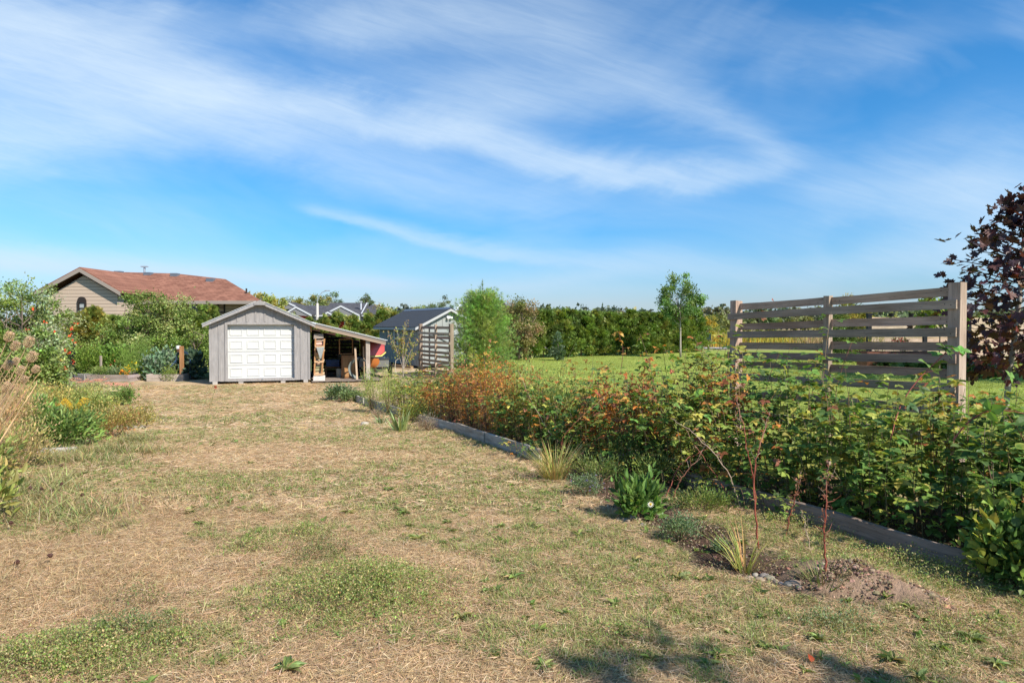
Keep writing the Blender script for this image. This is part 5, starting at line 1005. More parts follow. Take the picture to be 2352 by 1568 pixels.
# flower strip plants
tuft('ornamental_grass', 'tall straw-tipped grass tuft at the end of the edging board', 'grass tuft', G(1275, 1100), .12, .44, 240, .007, [(.40, .38, .12), (.26, .32, .08), (.55, .38, .15), (.58, .44, .22)], .42, bend=.5)
tuft('ornamental_grass', 'upright yellow-green grass tuft in the bare soil near the stones', 'grass tuft', G(1712, 1312), .06, .36, 46, .009, [(.40, .38, .12), (.32, .36, .09), (.5, .3, .12)], .5, bend=.4)
tuft('ornamental_grass', 'low green grass tuft at the foot of the upright red cane', 'grass tuft', G(1890, 1335), .12, .17, 110, .005, [(.16, .20, .07), (.30, .26, .12)], 1.0)
tuft('iris_clump', 'pale green iris fan in front of the far edging board', 'iris', G(918, 990), .14, .42, 40, .035, [(.28, .36, .13), (.34, .38, .18)], .7, bend=.2)
tuft('iris_clump', 'thin grey-green iris tuft left of the iris fan', 'iris', G(876, 972), .10, .28, 24, .022, [(.24, .32, .16)], .6, bend=.2)
bush('lavender_shrub', 'small dry purple-brown lavender shrub beside the iris fan', 'shrub', G(985, 992), .20, .30, [(.30, .24, .20), (.24, .17, .15), (.34, .29, .24)], 1500, .03, tmpl=(BLv*[.15, 1, .2], BLf), stems=14, nlump=18, up=1.5)
bush('lavender_shrub', 'tiny dry lavender tuft near the far end of the edging', 'shrub', G(868, 958), .16, .2, [(.30, .25, .21)], 500, .03, tmpl=(BLv*[.15, 1, .2], BLf), stems=8, up=1.5)
bush('sage_shrub', 'grey-green leafy clump at the left tip of the raspberry bed', 'shrub', G(782, 918), .45, .42, [(.13, .18, .10), (.17, .22, .13), (.08, .13, .05)], 1600, .06, nlump=18)
bush('sage_shrub', 'second grey-green clump just right of the bed tip', 'shrub', G(812, 922), .35, .34, [(.16, .22, .10), (.12, .17, .06)], 1000, .055, nlump=14)
bush('yellow_daisy_plant', 'low plant with tiny yellow flowers in front of the second edging board', 'plant', G(950, 968), .42, .38, [(.18, .24, .06), (.12, .18, .05), (.26, .24, .07)], 2400, .035, nlump=18, flowers=(14, (.8, .6, .05), .03))
bush('leafy_perennial', 'glossy dark green leafy plant with one white daisy in the flower strip', 'plant', G(1462, 1188), .17, .34, [(.10, .18, .045), (.14, .24, .06)], 620, .072, tmpl=(L2v*[.62, 1, 1], L2f), nlump=20, up=.9)
b = B(); dp = G(1462, 1188); 
for k in range(12): a = k*.5236; b.inst(L1v*[.5, 1, 1], L1f, np.array([[0, 0, 0.]]), basis_from(np.array([[math.cos(a), -.4, math.sin(a)]]), np.array([[0, -1., .3]])), np.array([.032]), np.array([[.8, .8, .78]]))
b.blob((0, -.006, 0), .009, (.7, .5, .05)); o = b.build('daisy_flower', LEAF, origin=(0, 0, 0)); o.location = P(1494, 1157, dp[1]-.22); tag(o, 'single white daisy on the leafy green plant', 'flower')
for a, c_, r_, h_, l in ((1345, 1138, .17, .20, 'grey-green catmint mound left of the glossy leafy plant'), (1560, 1240, .15, .19, 'grey-green catmint mound below right of the glossy leafy plant'), (1655, 1270, .07, .08, 'tiny grey-green catmint seedling in the bare soil')):
    bush('catmint', l, 'plant', G(a, c_), r_, h_, [(.17, .24, .14), (.21, .27, .17), (.12, .18, .09)], int(9000*r_), .018, nlump=20, up=.8, flowers=(30, (.22, .18, .42), .012) if a < 1400 else None)
for a, c_, r_, h_, l in ((1375, 1105, .30, .30, 'bright green weeds behind the left catmint mound'), (1435, 1085, .3, .42, 'tall spiky green weeds in front of the gap between boards'), (1500, 1110, .25, .3, 'loose green weeds above the glossy leafy plant'), (1610, 1170, .28, .16, 'low green weeds along the shaded bed edge')):
    bush('weed_clump', l, 'weed', G(a, c_), r_, h_, [(.16, .23, .06), (.12, .18, .05), (.22, .26, .09)], 1500, .03, tmpl=(L1v*[.6, 1, 1], L1f), nlump=18, up=1.0)
st = [(1437, 1197, .05), (1462, 1193, .04), (1450, 1190, .045), (1476, 1207, .035), (1420, 1195, .03), (1345, 1150, .025), (1722, 1330, .035), (1735, 1322, .03), (1755, 1325, .04), (1768, 1330, .04), (1745, 1335, .045), (1725, 1340, .03), (1812, 1345, .04), (1826, 1342, .045), (1835, 1350, .03), (1782, 1337, .03), (838, 975, .09), (1795, 1342, .025)]
pos_words = ['large pale stone under the leafy plant', 'stone close under the leafy plant stem', 'upper stone of the group under the leafy plant', 'right-hand pebble below the leafy plant', 'left-hand pebble below the leafy plant', 'lone pebble by the left catmint', 'leftmost pebble by the grass tuft', 'dark pebble beside the grass tuft', 'grey pebble right of the grass tuft', 'round grey pebble in the pebble row', 'lower pebble in the pebble row', 'lowest left pebble of the row', 'tan pebble before the dirt mound', 'whitest pebble before the dirt mound', 'rightmost pebble before the dirt mound', 'brown pebble mid row', 'pale rubble at the far end of the strip', 'small brown pebble in the row']
for (a, c_, r_), l in zip(st, pos_words):
    b = B(); r_ *= .8; b.blob((0, 0, r_*.2), r_, cols([(.33, .29, .24), (.24, .21, .19), (.33, .26, .19)][rng.integers(3)], 1, .12, .03)[0], (1.2, .9, .65), n=8, m_=10, rough=.08); o = b.build('pebble', mat('stone', attr=True, rough=.8, bump=.2, bscale=40, var=.2), smooth=True, origin=(0, 0, 0)); o.location = G(a, c_); o.rotation_euler = (0, 0, rng.uniform(0, 3)); tag(o, l, 'stone', 'stones along the flower strip')
# soil clods on the strip and mounds
b = B(); n = 6000; ys_ = rng.uniform(SY.min()-.2, SY.max()+.6, n); xs_ = np.interp(ys_, SY, SX)+rng.uniform(-.15, .6, n); kk = soilness(xs_, ys_) > .5
mx = np.concatenate([xs_[kk]]+[m_[0]+rng.normal(0, m_[2]*.6, 260) for m_ in MOUND]); my = np.concatenate([ys_[kk]]+[m_[1]+rng.normal(0, m_[2]*.6, 260) for m_ in MOUND]); n = len(mx)
kb = 60*len(MOUND); bi = rng.integers(0, len(MOUND), kb); mb_ = np.array(MOUND)[bi]; bx_ = mb_[:, 0]+rng.normal(0, .6, kb)*mb_[:, 2]; by_ = mb_[:, 1]+rng.normal(0, .6, kb)*mb_[:, 2]
for x_, y_ in zip(bx_[:220], by_[:220]): b.blob((x_, y_, float(gz_micro(np.array(x_), np.array(y_)))+.004), rng.uniform(.006, .020), pick([(.20, .13, .09), (.30, .20, .14), (.15, .10, .07)], 1)[0], (1.2, .9, .7), n=5, m_=7, rough=.28)
ov, of = np.array([[1, 0, 0], [-1, 0, 0], [0, 1, 0], [0, -1, 0], [0, 0, 1], [0, 0, -1.]])*.6, np.array([[0, 2, 4], [2, 1, 4], [1, 3, 4], [3, 0, 4], [2, 0, 5], [1, 2, 5], [3, 1, 5], [0, 3, 5]])
b.inst(ov, of, np.stack([mx, my, gz_micro(mx, my)+.003], 1), basis_from(rdir(n), rdir(n)), rng.uniform(.004, .018, n), pick([(.13, .085, .06), (.20, .13, .09), (.09, .06, .045), (.32, .24, .16)], n)); tag(b.build('soil_clods', mat('soil', attr=True, rough=1, spec=.05), origin=(0, 5, 0)), 'dark crumbs of soil and mulch along the flower strip', 'soil', kind='stuff')
# a few fallen leaves
for a, c_, cc_, l in ((1668, 1452, (.62, .56, .32), 'fallen pale yellow leaf lying on the shaded grass'), (1858, 1522, (.5, .10, .04), 'small fallen red leaf at the bottom edge'), (1960, 1545, (.22, .09, .05), 'curled brown fallen leaf at the bottom right'), (1800, 1222, (.4, .3, .15), 'dry curled leaf on the strip edge'), (1882, 1418, (.7, .68, .62), 'bleached flat wood chip lying in the grass')):
    p = G(a, c_)+[0, 0, .02]; b = B(); b.inst(L2v*[1, 1, 2], L2f, np.array([[0, -.03, 0.]]), basis_from(rdir(1, .1), np.array([[.3, -.4, 1.]])), np.array([.042]), np.array([cc_])); o = b.build('fallen_leaf', LEAF, origin=(0, 0, 0)); o.location = p; tag(o, l, 'leaf' if 'leaf' in l else 'wood chip')

# ================================================================== LEFT FLOWER BED
FLG = [(.15, .23, .06), (.21, .29, .08), (.11, .18, .05), (.29, .31, .10)]
def gb_(name, l, px, py, r, h, pal, n, leaf, **k): return bush(name, l, k.pop('cat', 'plant'), G(px, py), r, h, pal, n, leaf, **k)
tuft('daylily_clump', 'arching strap-leaved daylily clump in the middle of the left bed', 'daylily', G(195, 958), .30, .62, 220, .022, [(.22, .27, .08), (.30, .33, .10), (.14, .20, .05)], 1.1, bend=.9)
tuft('daylily_clump', 'smaller daylily clump behind the goldenrod in the left bed', 'daylily', G(130, 955), .25, .55, 140, .02, [(.22, .27, .08), (.28, .30, .12)], 1.0, bend=.9)
gb_('phlox_clump', 'dark green leafy clump at the front of the left bed', 150, 1025, .48, .50, FLG[:3], 2600, .075, tmpl=(L2v*[.5, 1, 1], L2f), nlump=24, up=.5)
gb_('phlox_clump', 'dark green leafy clump at the left behind the front one', 75, 1000, .45, .60, FLG[:3], 2200, .075, tmpl=(L2v*[.5, 1, 1], L2f), nlump=22, up=.5)
tuft('iris_clump', 'broad pale green iris blades among the dark leaves of the left bed', 'iris', G(165, 1015)+[0, -.15, .1], .06, .46, 11, .05, [(.26, .34, .13), (.30, .38, .16)], .9, bend=.08)
gb_('fading_perennial', 'yellowing brown-stemmed perennial at the right end of the left bed', 265, 1005, .38, .52, [(.42, .36, .12), (.34, .30, .12), (.36, .22, .10), (.22, .24, .08)], 3400, .034, nlump=24, up=.6, cane_col=(.3, .16, .09))
gb_('fading_perennial', 'second yellowing perennial nearer the lawn edge of the left bed', 302, 985, .34, .45, [(.40, .36, .13), (.30, .30, .12), (.25, .22, .08)], 2400, .034, nlump=20, up=.6, cane_col=(.3, .16, .09))
gb_('fading_perennial', 'yellow-green perennial behind the fading ones in the left bed', 235, 955, .4, .5, [(.30, .32, .10), (.2, .25, .07)], 2000, .045, nlump=20, up=.6)
gb_('green_perennial', 'fresh green leafy perennial with a pink flower at the far right of the left bed', 285, 930, .33, .42, [(.12, .20, .05), (.17, .25, .07)], 1200, .06, nlump=16, flowers=(3, (.55, .15, .25), .05))
for a, c_, r_, h_, l in ((95, 965, .26, .66, 'goldenrod with hanging yellow plumes at the left of the bed'), (170, 985, .24, .55, 'goldenrod with yellow plumes above the iris blades')):
    q = G(a, c_); gr_ = bush('goldenrod', l, 'flowers', q, r_, h_, FLG[1:2]+FLG[3:], 500, .06, tmpl=(L2v*[.3, 1, 1], L2f), stems=8); fb = B()
    for k in range(16):
        a2 = rng.uniform(0, 6.28); s_ = np.array([math.cos(a2)*r_*.3, math.sin(a2)*r_*.3, h_*rng.uniform(.6, .85)]); d = np.array([math.cos(a2), math.sin(a2), .1]); t2 = rng.random(130); pts = s_+d*t2[:, None]*.2+np.array([0, 0, 1.])*(.10*np.sin(t2*2.6))[:, None]; pts += rng.normal(0, .012*(1.2-t2[:, None]), pts.shape)
        fb.inst(L1v, L1f, pts, basis_from(rdir(130, .4), rdir(130)), rng.uniform(.008, .016, 130), pick([(.75, .50, .03), (.62, .42, .05)], 130))
    fb.build('flowers', LEAF, gr_)
# sedum with pink flat heads
def sedum(l, q, r_, h_, nh, pal):
    rt = bush('sedum', l, 'flowers', q, r_, h_*.8, [(.20, .26, .11), (.25, .30, .14)], 420, .05, stems=10, nlump=14); fb = B()
    for k in range(nh):
        a2 = rng.uniform(0, 6.28); rr = math.sqrt(rng.random())*r_; c_ = np.array([math.cos(a2)*rr, math.sin(a2)*rr, h_*rng.uniform(1.0, 1.22)]); m = 90; w_ = rng.uniform(.05, .085); ang = rng.uniform(0, 6.28, m); rd = np.sqrt(rng.random(m))*w_
        pts = c_+np.stack([np.cos(ang)*rd, np.sin(ang)*rd, -.012*(rd/w_)**2+rng.normal(0, .003, m)], 1); fb.inst(L1v, L1f, pts, basis_from(rdir(m, .8), rdir(m, .8)), rng.uniform(.014, .024, m), pick(pal, m, None, .12, .04))
        fb.tube([(c_[0]*.7, c_[1]*.7, h_*.3), c_-[0, 0, .01]], [.004, .003], 4, (.25, .30, .14), cap=False)
    fb.build('flower_heads', LEAF, rt)
PINK = [(.62, .34, .28), (.70, .44, .36), (.52, .25, .22)]; CREAM = [(.55, .52, .32), (.62, .56, .40)]
for a, c_, r_, h_, nh, pal, l in ((300*.9, 912, .45, .36, 26, PINK, 'rightmost pink sedum in the band behind the left bed'), (215, 905, .42, .38, 26, PINK, 'pink sedum behind the daylily clump'), (150, 905, .45, .42, 26, PINK, 'pink sedum left of centre at the back of the left bed'), (95, 925, .42, .44, 24, PINK, 'pink sedum beside the white flowering clump'), (30, 940, .4, .5, 22, PINK, 'pink sedum at the left picture edge'), (245, 930, .35, .36, 22, CREAM, 'cream coloured sedum in front of the pink band'), (215, 945, .3, .38, 16, CREAM, 'small cream sedum beside the yellowing perennial')):
    sedum(l, G(a, c_), r_, h_, nh, pal)
gb_('white_flower_clump', 'loose clump of tiny white flowers at the back of the left bed', 100, 905, .55, .75, [(.2, .24, .1), (.3, .28, .16)], 1500, .04, nlump=20, flowers=(160, (.62, .60, .50), .03))
gb_('white_flower_clump', 'second clump of tiny white flowers against the shrub', 60, 900, .5, .95, [(.2, .24, .1), (.3, .28, .16)], 1500, .04, nlump=20, flowers=(140, (.62, .60, .50), .03))
gb_('orange_daisy_plant', 'yellow-orange daisies at the back of the left bed', 85, 950, .3, .62, FLG, 700, .05, flowers=(8, (.8, .45, .04), .045))
def coneheads(l, pts):
    q0 = G(*pts[0][:2]); 
for k, (a, c_, e, hcol, l) in enumerate(((505*.98, 922, 11.8, (.28, .07, .03), 'lone rust-red coneflower on a bent stem beside the left bed'),)):
    top = P(505*.98+0, 888+2, 0+10.6); 
    b0 = on(top[0]-.25, 10.7); r0 = thing('coneflower', l, 'flower', b0); b = B(); tp = top-b0; b.tube([(0, 0, 0), tp*.5+[0, 0, .08], tp], [.005, .004, .003], 5, (.2, .2, .08)); b.build('stem', CANE, r0); b = B(); b.blob(tp+[0, 0, .015], .022, hcol, (1, 1, .8)); b.inst(L1v*[.6, 1, 1], L1f, np.repeat([tp], 10, 0), basis_from(np.stack([np.cos(np.arange(10)*.628), np.sin(np.arange(10)*.628), np.full(10, -.3)], 1), np.array([[0, 0, 1.]]*10)), np.full(10, .04), pick([(.5, .14, .12)], 10)); b.build('flower_head', LEAF, r0)
for a, c_, r_, h_, pal, n, l, lf in ((20, 1010, .45, 1.0, [(.46, .32, .17), (.36, .27, .13), (.30, .29, .11)], 3600, 'tall mass of dry brown stems and seedheads at the left edge', .03), (60, 985, .42, .85, [(.44, .33, .16), (.34, .31, .12), (.27, .28, .10)], 3200, 'dry tan stem mass right of the tallest one at the left edge', .03),
        (110, 975, .5, .72, [(.25, .28, .09), (.34, .33, .10), (.40, .34, .12)], 3200, 'olive-yellow leafy mound between the goldenrods', .045), (190, 950, .5, .62, [(.30, .33, .10), (.24, .29, .09), (.42, .38, .14)], 3000, 'yellow-green fuller mound behind the iris blades', .045), (40, 1080, .4, .55, [(.40, .30, .16), (.30, .29, .11), (.46, .36, .2)], 2400, 'low tangle of dry stems near the leftmost seedheads', .035)):
    gb_('faded_perennial', l, a, c_, r_, h_, pal, n, lf, tmpl=(BLv*[.35, 1, .5], BLf) if lf < .04 else None, nlump=26, up=.8, cane_col=(.44, .30, .16), stems=20)
# dried umbels (large) at the left edge
def umbel(l, px, py, Y, bpx, size, stalkr=.005):
    top = P(px, py, Y); b0 = on(P(bpx-150-rng.uniform(0, 60), 1000, Y)[0], Y+rng.uniform(-.1, .1)); rt = thing('dried_umbel', l, 'dried flower', b0, 0, 'dried brown umbels at the left edge'); tp = top-b0; ax = tp/np.linalg.norm(tp); b = B()
    mid = tp*.55+np.array([-.04, 0, .04]); s_ = np.linspace(0, 1, 8)[:, None]; pts = (1-s_)**2*np.zeros(3)+2*s_*(1-s_)*mid+s_**2*tp; ax = pts[-1]-pts[-2]; ax /= np.linalg.norm(ax); b.tube(pts, np.linspace(stalkr, stalkr*.6, 8), 5, (.46, .32, .17)); b.build('stem', CANE, rt)
    b = B(); sd_ = np.cross(ax, [0, 1, 0]); sd_ /= np.linalg.norm(sd_); s2 = np.cross(ax, sd_)
    for k in range(34):
        a2 = k*2.4; q = math.sqrt((k+.5)/34); o3 = math.cos(a2)*sd_+math.sin(a2)*s2; p1 = pts[-1]; pr = [p1, p1+o3*q*size*.55+ax*size*.35, p1+o3*q*size*.62+ax*size*.9, p1+o3*q*size*.42+ax*size*1.25]; b.tube(pr, [.0018, .0016, .0014, .0012], 4, (.50, .35, .20), cap=False)
        for _ in range(9): d = rdir(1)[0]+ax*.5; e = pr[-1]+d*size*.16; b.tube([pr[-1], e], [.0008, .0014], 3, cols((.56, .40, .25), 1)[0], cap=False)
    b.build('seed_head', CANE, rt)
UM = [(15, 785, 5.0, -20, .055, 'highest dried umbel at the left picture edge'), (60, 798, 5.1, 5, .06, 'large dried umbel right of the highest one'), (28, 805, 5.3, -10, .055, 'dried umbel between the highest and the large one'), (66, 832, 4.9, 30, .058, 'dried umbel lowest on the right of the upper group'), (75, 856, 5.3, 40, .045, 'small dried umbel hanging to the right'), (12, 850, 5.4, -10, .06, 'dried umbel in the middle of the left edge'), (40, 862, 5.6, 10, .06, 'dried umbel below the upper group'), (8, 900, 4.6, -30, .05, 'lowest dried umbel at the left edge'), (30, 838, 5.8, -5, .05, 'dried umbel farthest back behind the others'), (50, 880, 5.2, 20, .045, 'dried umbel just above the pink sedum')]
for a in UM: umbel(a[5], a[0], a[1], a[2], a[3], a[4])
# reddish dry stalk clump and long leaves at lower left
for a, c_, Y, bx, l in ((70, 835, 5.4, -60, 'first'), (45, 860, 5.0, -70, 'second'), (95, 850, 5.6, -20, 'third'), (20, 905, 4.6, -90, 'fourth'), (60, 900, 4.9, -40, 'fifth'), (85, 880, 5.2, 0, 'sixth'), (30, 950, 4.4, -60, 'lowest one'), (10, 930, 4.8, -60, 'seventh'), (55, 925, 4.5, -25, 'eighth')):
    top = P(a, c_, Y); b0 = on(P(bx-110, 1100, Y)[0], Y); b = B(); tp = top-b0; b.tube([(0, 0, 0), tp*.5+[-.03, 0, .05], tp], [.005, .004, .0025], 5, cols((.48, .30, .16), 1)[0]); o = b.build('dry_stalk', CANE, origin=(0, 0, 0)); o.location = b0; tag(o, 'thin dry reddish-tan stalk leaning among the brown umbels, %s from the top' % l, 'dry stalk', 'dry stalks among the brown umbels')
gb_('dry_perennial', 'pinkish-tan withered plant mass under the dried umbels', 10, 1040, .42, 1.0, [(.50, .33, .18), (.42, .28, .15), (.32, .29, .11)], 3200, .035, tmpl=(BLv*[.3, 1, .4], BLf), nlump=26, up=.5, cane_col=(.46, .30, .15), stems=18)
gb_('tall_perennial', 'yellow-green leafy plant at the left edge below the umbels', -25, 1110, .28, .62, [(.26, .29, .09), (.16, .20, .06), (.36, .28, .11)], 420, .07, tmpl=(L2v*[.5, 1, 1], L2f), nlump=18, cane_col=(.35, .28, .12), stems=12)
gb_('tall_perennial', 'second yellow-green leafy plant at the left edge lower down', -20, 1200, .2, .42, [(.26, .29, .09), (.3, .26, .1)], 380, .09, tmpl=(L2v*[.45, 1, 1], L2f), nlump=12, cane_col=(.35, .28, .12), stems=10)
for k, (a, c_, e) in enumerate(((140, 1068, 0), (70, 1120, 0), (96, 1122, 0), (120, 1125, 0), (190, 1136, 0), (142, 1110, 0), (115, 1275, 0), (40, 1290, 0), (25, 1200, 0))):
    q = G(a, c_+22); r0 = thing('coneflower_seedhead', ['dark seedhead nearest the stone edging', 'leftmost dark seedhead of the middle row', 'second dark seedhead of the middle row', 'third dark seedhead of the middle row', 'dark seedhead standing furthest right by the lawn', 'dark seedhead just above the middle row', 'dark seedhead in the straw at the lower left', 'large dark seedhead at the lower left edge', 'dark seedhead half hidden at the left edge'][k], 'seedhead', q, 0, 'dark coneflower seedheads at the left'); b = B(); tp = P(a, c_, q[1])-q; b.tube([(-.12, 0, .0), tp*.5+[-.05, 0, .0], tp], .003, 4, (.36, .28, .14)); b.build('stem', CANE, r0); b = B(); b.blob(tp, .017, (.07, .03, .02), (1, 1, .9), rough=.3); b.build('head', CANE, r0)
for a, c_, rz_, l in ((135, 1040, .2, 'flat tan stone edging the left bed'), (100, 1030, .5, 'second flat stone left of it edging the left bed'), (300, 985, .1, 'low flat stone at the right end of the left bed')):
    b = B(); b.box((0, 0, .02), (.42, .14, .08), jit=.012, rz=rz_); o = b.build('edging_stone', MAT['limestone'], origin=(0, 0, 0)); o.location = G(a, c_); tag(o, l, 'stone')
lb = B()
for (a, c_, rx, ry, n) in ((260, 1040, .9, .3, 1500), (130, 1060, .9, .3, 1500), (40, 1130, .6, .7, 1800), (310, 1015, .3, .3, 600), (120, 1180, .8, .5, 1200), (230, 865+30, 1.5, .5, 900)):
    c0 = G(a, c_); x = c0[0]+rng.normal(0, rx*.5, n); y = c0[1]+rng.normal(0, ry*.5, n); blades(lb, x, y, rng.uniform(.08, .26, n), np.full(n, .006), rng.uniform(.2, 1.8, n), pick([(.36, .32, .14), (.26, .28, .10), (.46, .35, .2), (.2, .24, .09)], n))
tag(lb.build('long_grass', GRASS, origin=(-4, 6, 0)), 'uncut longer grass growing around the left flower bed', 'grass', kind='stuff')

# ================================================================== RAISED VEGETABLE BEDS, LEFT BACK
def rbed(l, a, c_, dep, h, col, planks=2):
    a = np.asarray(a); c_ = np.asarray(c_); e = (c_-a); e[2] = 0; L = np.linalg.norm(e); e /= L; n = np.array([-e[1], e[0], 0]); rt = thing('raised_bed', l, 'raised bed', a, 0, 'timber raised beds by the shed')
    for k in range(planks):
        z = h*(k+.5)/planks; hh = h/planks-.008
        for p0, p1 in (((0, 0, 0), e*L), (n*dep, n*dep+e*L), (n*.025, n*(dep-.025)), (e*L+n*.025, e*L+n*(dep-.025))): b = B(); b.bar(np.asarray(p0)+[0, 0, z], np.asarray(p1)+[0, 0, z], .045, hh, cols(col, 1, .1, .03)[0], jit=.003); b.build('board', WOOD, rt)
    b = B(); q = [e*.03+n*.03, e*(L-.03)+n*.03, e*(L-.03)+n*(dep-.03), e*.03+n*(dep-.03)]; b.add([p+[0, 0, h*.8] for p in q], [[0, 1, 2, 3]], (.07, .045, .03)); b.build('soil', MAT['soil'], rt)
rbed('middle raised bed of grey boards with low greens and orange flowers', G(201, 876), G(292, 877), 1.5, .26, (.34, .29, .26)); rbed('small raised bed end behind the middle one', G(297, 866), G(329, 862), 1.2, .30, (.33, .28, .24), 1)
rbed('right raised bed with two stacked boards beside the hose post', G(337, 876), G(421, 875), 1.6, .27, (.38, .33, .28)); rbed('weedy grey raised bed at the far left by the black fence posts', G(171, 874), G(195, 876), 1.3, .26, (.24, .23, .22), 1)
def pt(px, py, Y=None): return G(px, py) if Y is None else on(P(px, py, Y)[0], Y)
VEG = [(.18, .28, .06), (.23, .33, .07), (.13, .22, .05)]
def vb(name, l, px, Y, r_, h_, pal, n, leaf, **k): q = on(P(px, 850, Y)[0], Y); return bush(name, l, k.pop('cat', 'plant'), q, r_, h_, pal, n, leaf, **k)
vb('lettuce_rows', 'low fresh greens filling the middle raised bed', 235, 26.2, .55, .50, [(.22, .30, .09), (.15, .22, .07)], 1600, .06, rx=.6); vb('low_greens', 'grey-green seedlings at the right of the middle raised bed', 268, 26.2, .35, .48, [(.18, .25, .14)], 700, .06)
vb('marigold_plant', 'orange marigolds at the right corner of the middle raised bed', 283, 26.0, .28, .45, VEG, 300, .05, flowers=(26, (.75, .30, .03), .06)); vb('yellow_marigold_plant', 'yellow marigolds between the raised beds', 305, 27, .3, .65, VEG, 400, .05, flowers=(20, (.8, .65, .05), .07)); vb('red_flower_plant', 'small red flowers behind the middle raised bed', 262, 27.3, .25, .62, VEG, 300, .05, flowers=(12, (.5, .08, .05), .06))
vb('tomato_plant', 'bright green bushy plant behind the black posts', 205, 28.0, .75, 1.30, [(.20, .29, .06), (.16, .25, .05)], 3600, .08, nlump=26, stems=10); vb('tomato_plant', 'leafy bean plant behind the middle raised bed', 245, 28.4, .7, 1.15, VEG, 2600, .10, nlump=22); vb('squash_plant', 'broad-leaved squash plant left of the asparagus', 268, 28.6, .6, 1.2, VEG, 1100, .15, tmpl=(L2v, L2f))
vb('asparagus_fern', 'feathery light green asparagus fern between the raised beds', 312, 27.6, .62, 1.75, [(.20, .29, .07), (.16, .25, .06)], 9000, .07, tmpl=(BLv*[.10, 1, .3], BLf), nlump=26, up=1.0, cane_col=(.2, .28, .08), stems=14); vb('leafy_plant', 'green leafy plant between the asparagus and the kale', 338, 26.6, .4, .75, VEG, 900, .10, tmpl=(L2v, L2f))
vb('kale_plant', 'blue-green curly kale in the right raised bed', 362, 26.5, .5, .95, [(.16, .24, .17), (.20, .29, .21)], 1100, .13, tmpl=(L2v*[.8, 1, 2.2], L2f), nlump=22, up=.8); vb('kale_plant', 'second blue-green kale behind the first', 385, 26.9, .5, 1.1, [(.15, .23, .16), (.2, .28, .2)], 1100, .13, tmpl=(L2v*[.8, 1, 2.2], L2f), nlump=22, up=.8); vb('parsley_plant', 'yellow-green low plant in the right raised bed', 385, 25.9, .35, .55, [(.22, .30, .08)], 900, .05)
vb('kale_plant', 'dark blue-green broad leaves in the shade beside the shed', 448, 27.0, .45, 1.0, [(.09, .15, .11)], 420, .2, tmpl=(L2v, L2f), up=.2)
q = G(418, 872); hp = thing('garden_post', 'brown timber post standing at the corner of the right raised bed', 'post', q); b = B(); b.box((0, 0, .64), (.12, .12, 1.34), col=(.40, .21, .10)); b.build('post', brownwood, hp)
b = B(); b.box((-.12, 0, 1.27), (.10, .12, .12)); o = b.build('box', mat('white box', (.82, .82, .80), .5), hp); b = B(); b.box((-.115, 0, 1.14), (.09, .1, .12), col=(.12, .06, .04)); b.build('bird_house', brownwood, hp)
b = B(); th = np.linspace(-.3, math.pi+.3, 20)
for k in range(7): r_ = .24+.012*k; b.tube(np.stack([r_*np.cos(th), np.full(20, .09+.02*(k % 3)), .85+r_*.8*np.sin(th)-(np.abs(np.cos(th)) > .8)*.25*k/7], 1), .012, 5, cols((.03, .06, .10), 1)[0], cap=False)
b.tube([(-.25, .1, .8), (-.4, 0, .55), (-.62, -.1, .35)], .012, 5, (.05, .10, .22)); b.tube([(.25, .1, .8), (.27, .1, .3), (.3, .05, .02)], .03, 6, (.02, .03, .04)); o = b.build('garden_hose', mat('garden hose', attr=True, rough=.4), origin=(0, 0, 0)); o.location = q; tag(o, 'dark blue garden hose coiled over the timber post', 'hose')
for px, t_, w_, bse, l in ((144, 820, .10, 866, 'shorter black fence post at the left of the vegetable garden'), (167, 775, .15, 868, 'taller black fence post beside the raised beds')):
    q = G(px, bse); h_ = P(px, t_, q[1])[2]-q[2]; o_r = thing('fence_post', l, 'post', q); b = B(); b.box((0, 0, h_/2), (w_, w_, h_)); b.build('post', MAT['black fence post'], o_r); b = B(); b.box((0, 0, h_+.02), (w_*1.15, w_*1.15, .04)); b.build('cap', MAT['black fence post'], o_r)
q0, q1 = G(146, 866), G(165, 868); b = B(); m = 14
for k in range(m+1):
    t_ = k/m; p = q0+(q1-q0)*t_; b.tube([p, p+[0, 0, 1.0]], .004, 3, (.02,)*3, cap=False); z = t_*1.0; b.tube([q0+[0, 0, z], q1+[0, 0, z]], .004, 3, (.02,)*3, cap=False)
tag(b.build('wire_mesh', mat('wire', attr=True, rough=.5)), 'black wire mesh strung between the two black posts', 'fence')
q = G(284, 862); b = B(); b.box((0, 0, .35), (.07, .05, .75), col=(.34, .28, .23)); o = b.build('garden_stake', WOOD, origin=(0, 0, 0)); o.location = on(q[0], 27.2); o.scale = (1, 1, 1.25); tag(o, 'grey garden stake behind the middle raised bed', 'stake')

# ================================================================== TREES AND SHRUBS
def bp(px, Y): q = P(px, 850, Y); return on(q[0], Y)
SILV = [(.20, .26, .10), (.29, .34, .19), (.15, .22, .05), (.20, .28, .07)]; SHG = [(.17, .24, .055), (.23, .30, .09), (.12, .185, .04), (.28, .32, .12)]
tree('silverleaf_shrub', 'tall silvery-green shrub at the far left edge, its top against the sky', 'shrub', bp(50, 22.5), 4.4, (0, 0, 1.95), (1.35, 1.2, 1.75), SILV, .095, 70, 190, .07, clump=.32, multi=4)
tree('silverleaf_shrub', 'loose upper stems of the silvery shrub left of the tan gable', 'shrub', bp(95, 23.5), 3.6, (.1, 0, 1.7), (.95, .9, 1.55), SILV, .085, 42, 170, .06, clump=.28, multi=4)
tree('trumpet_vine', 'leafy vine with red trumpet flowers sprawling over the left garden fence', 'vine', bp(98, 20.5), 2.2, (0, 0, 1.1), (.66, .6, 1.0), SILV[:3]+[(.30, .34, .22)], .085, 45, 170, .05, clump=.24, multi=3)
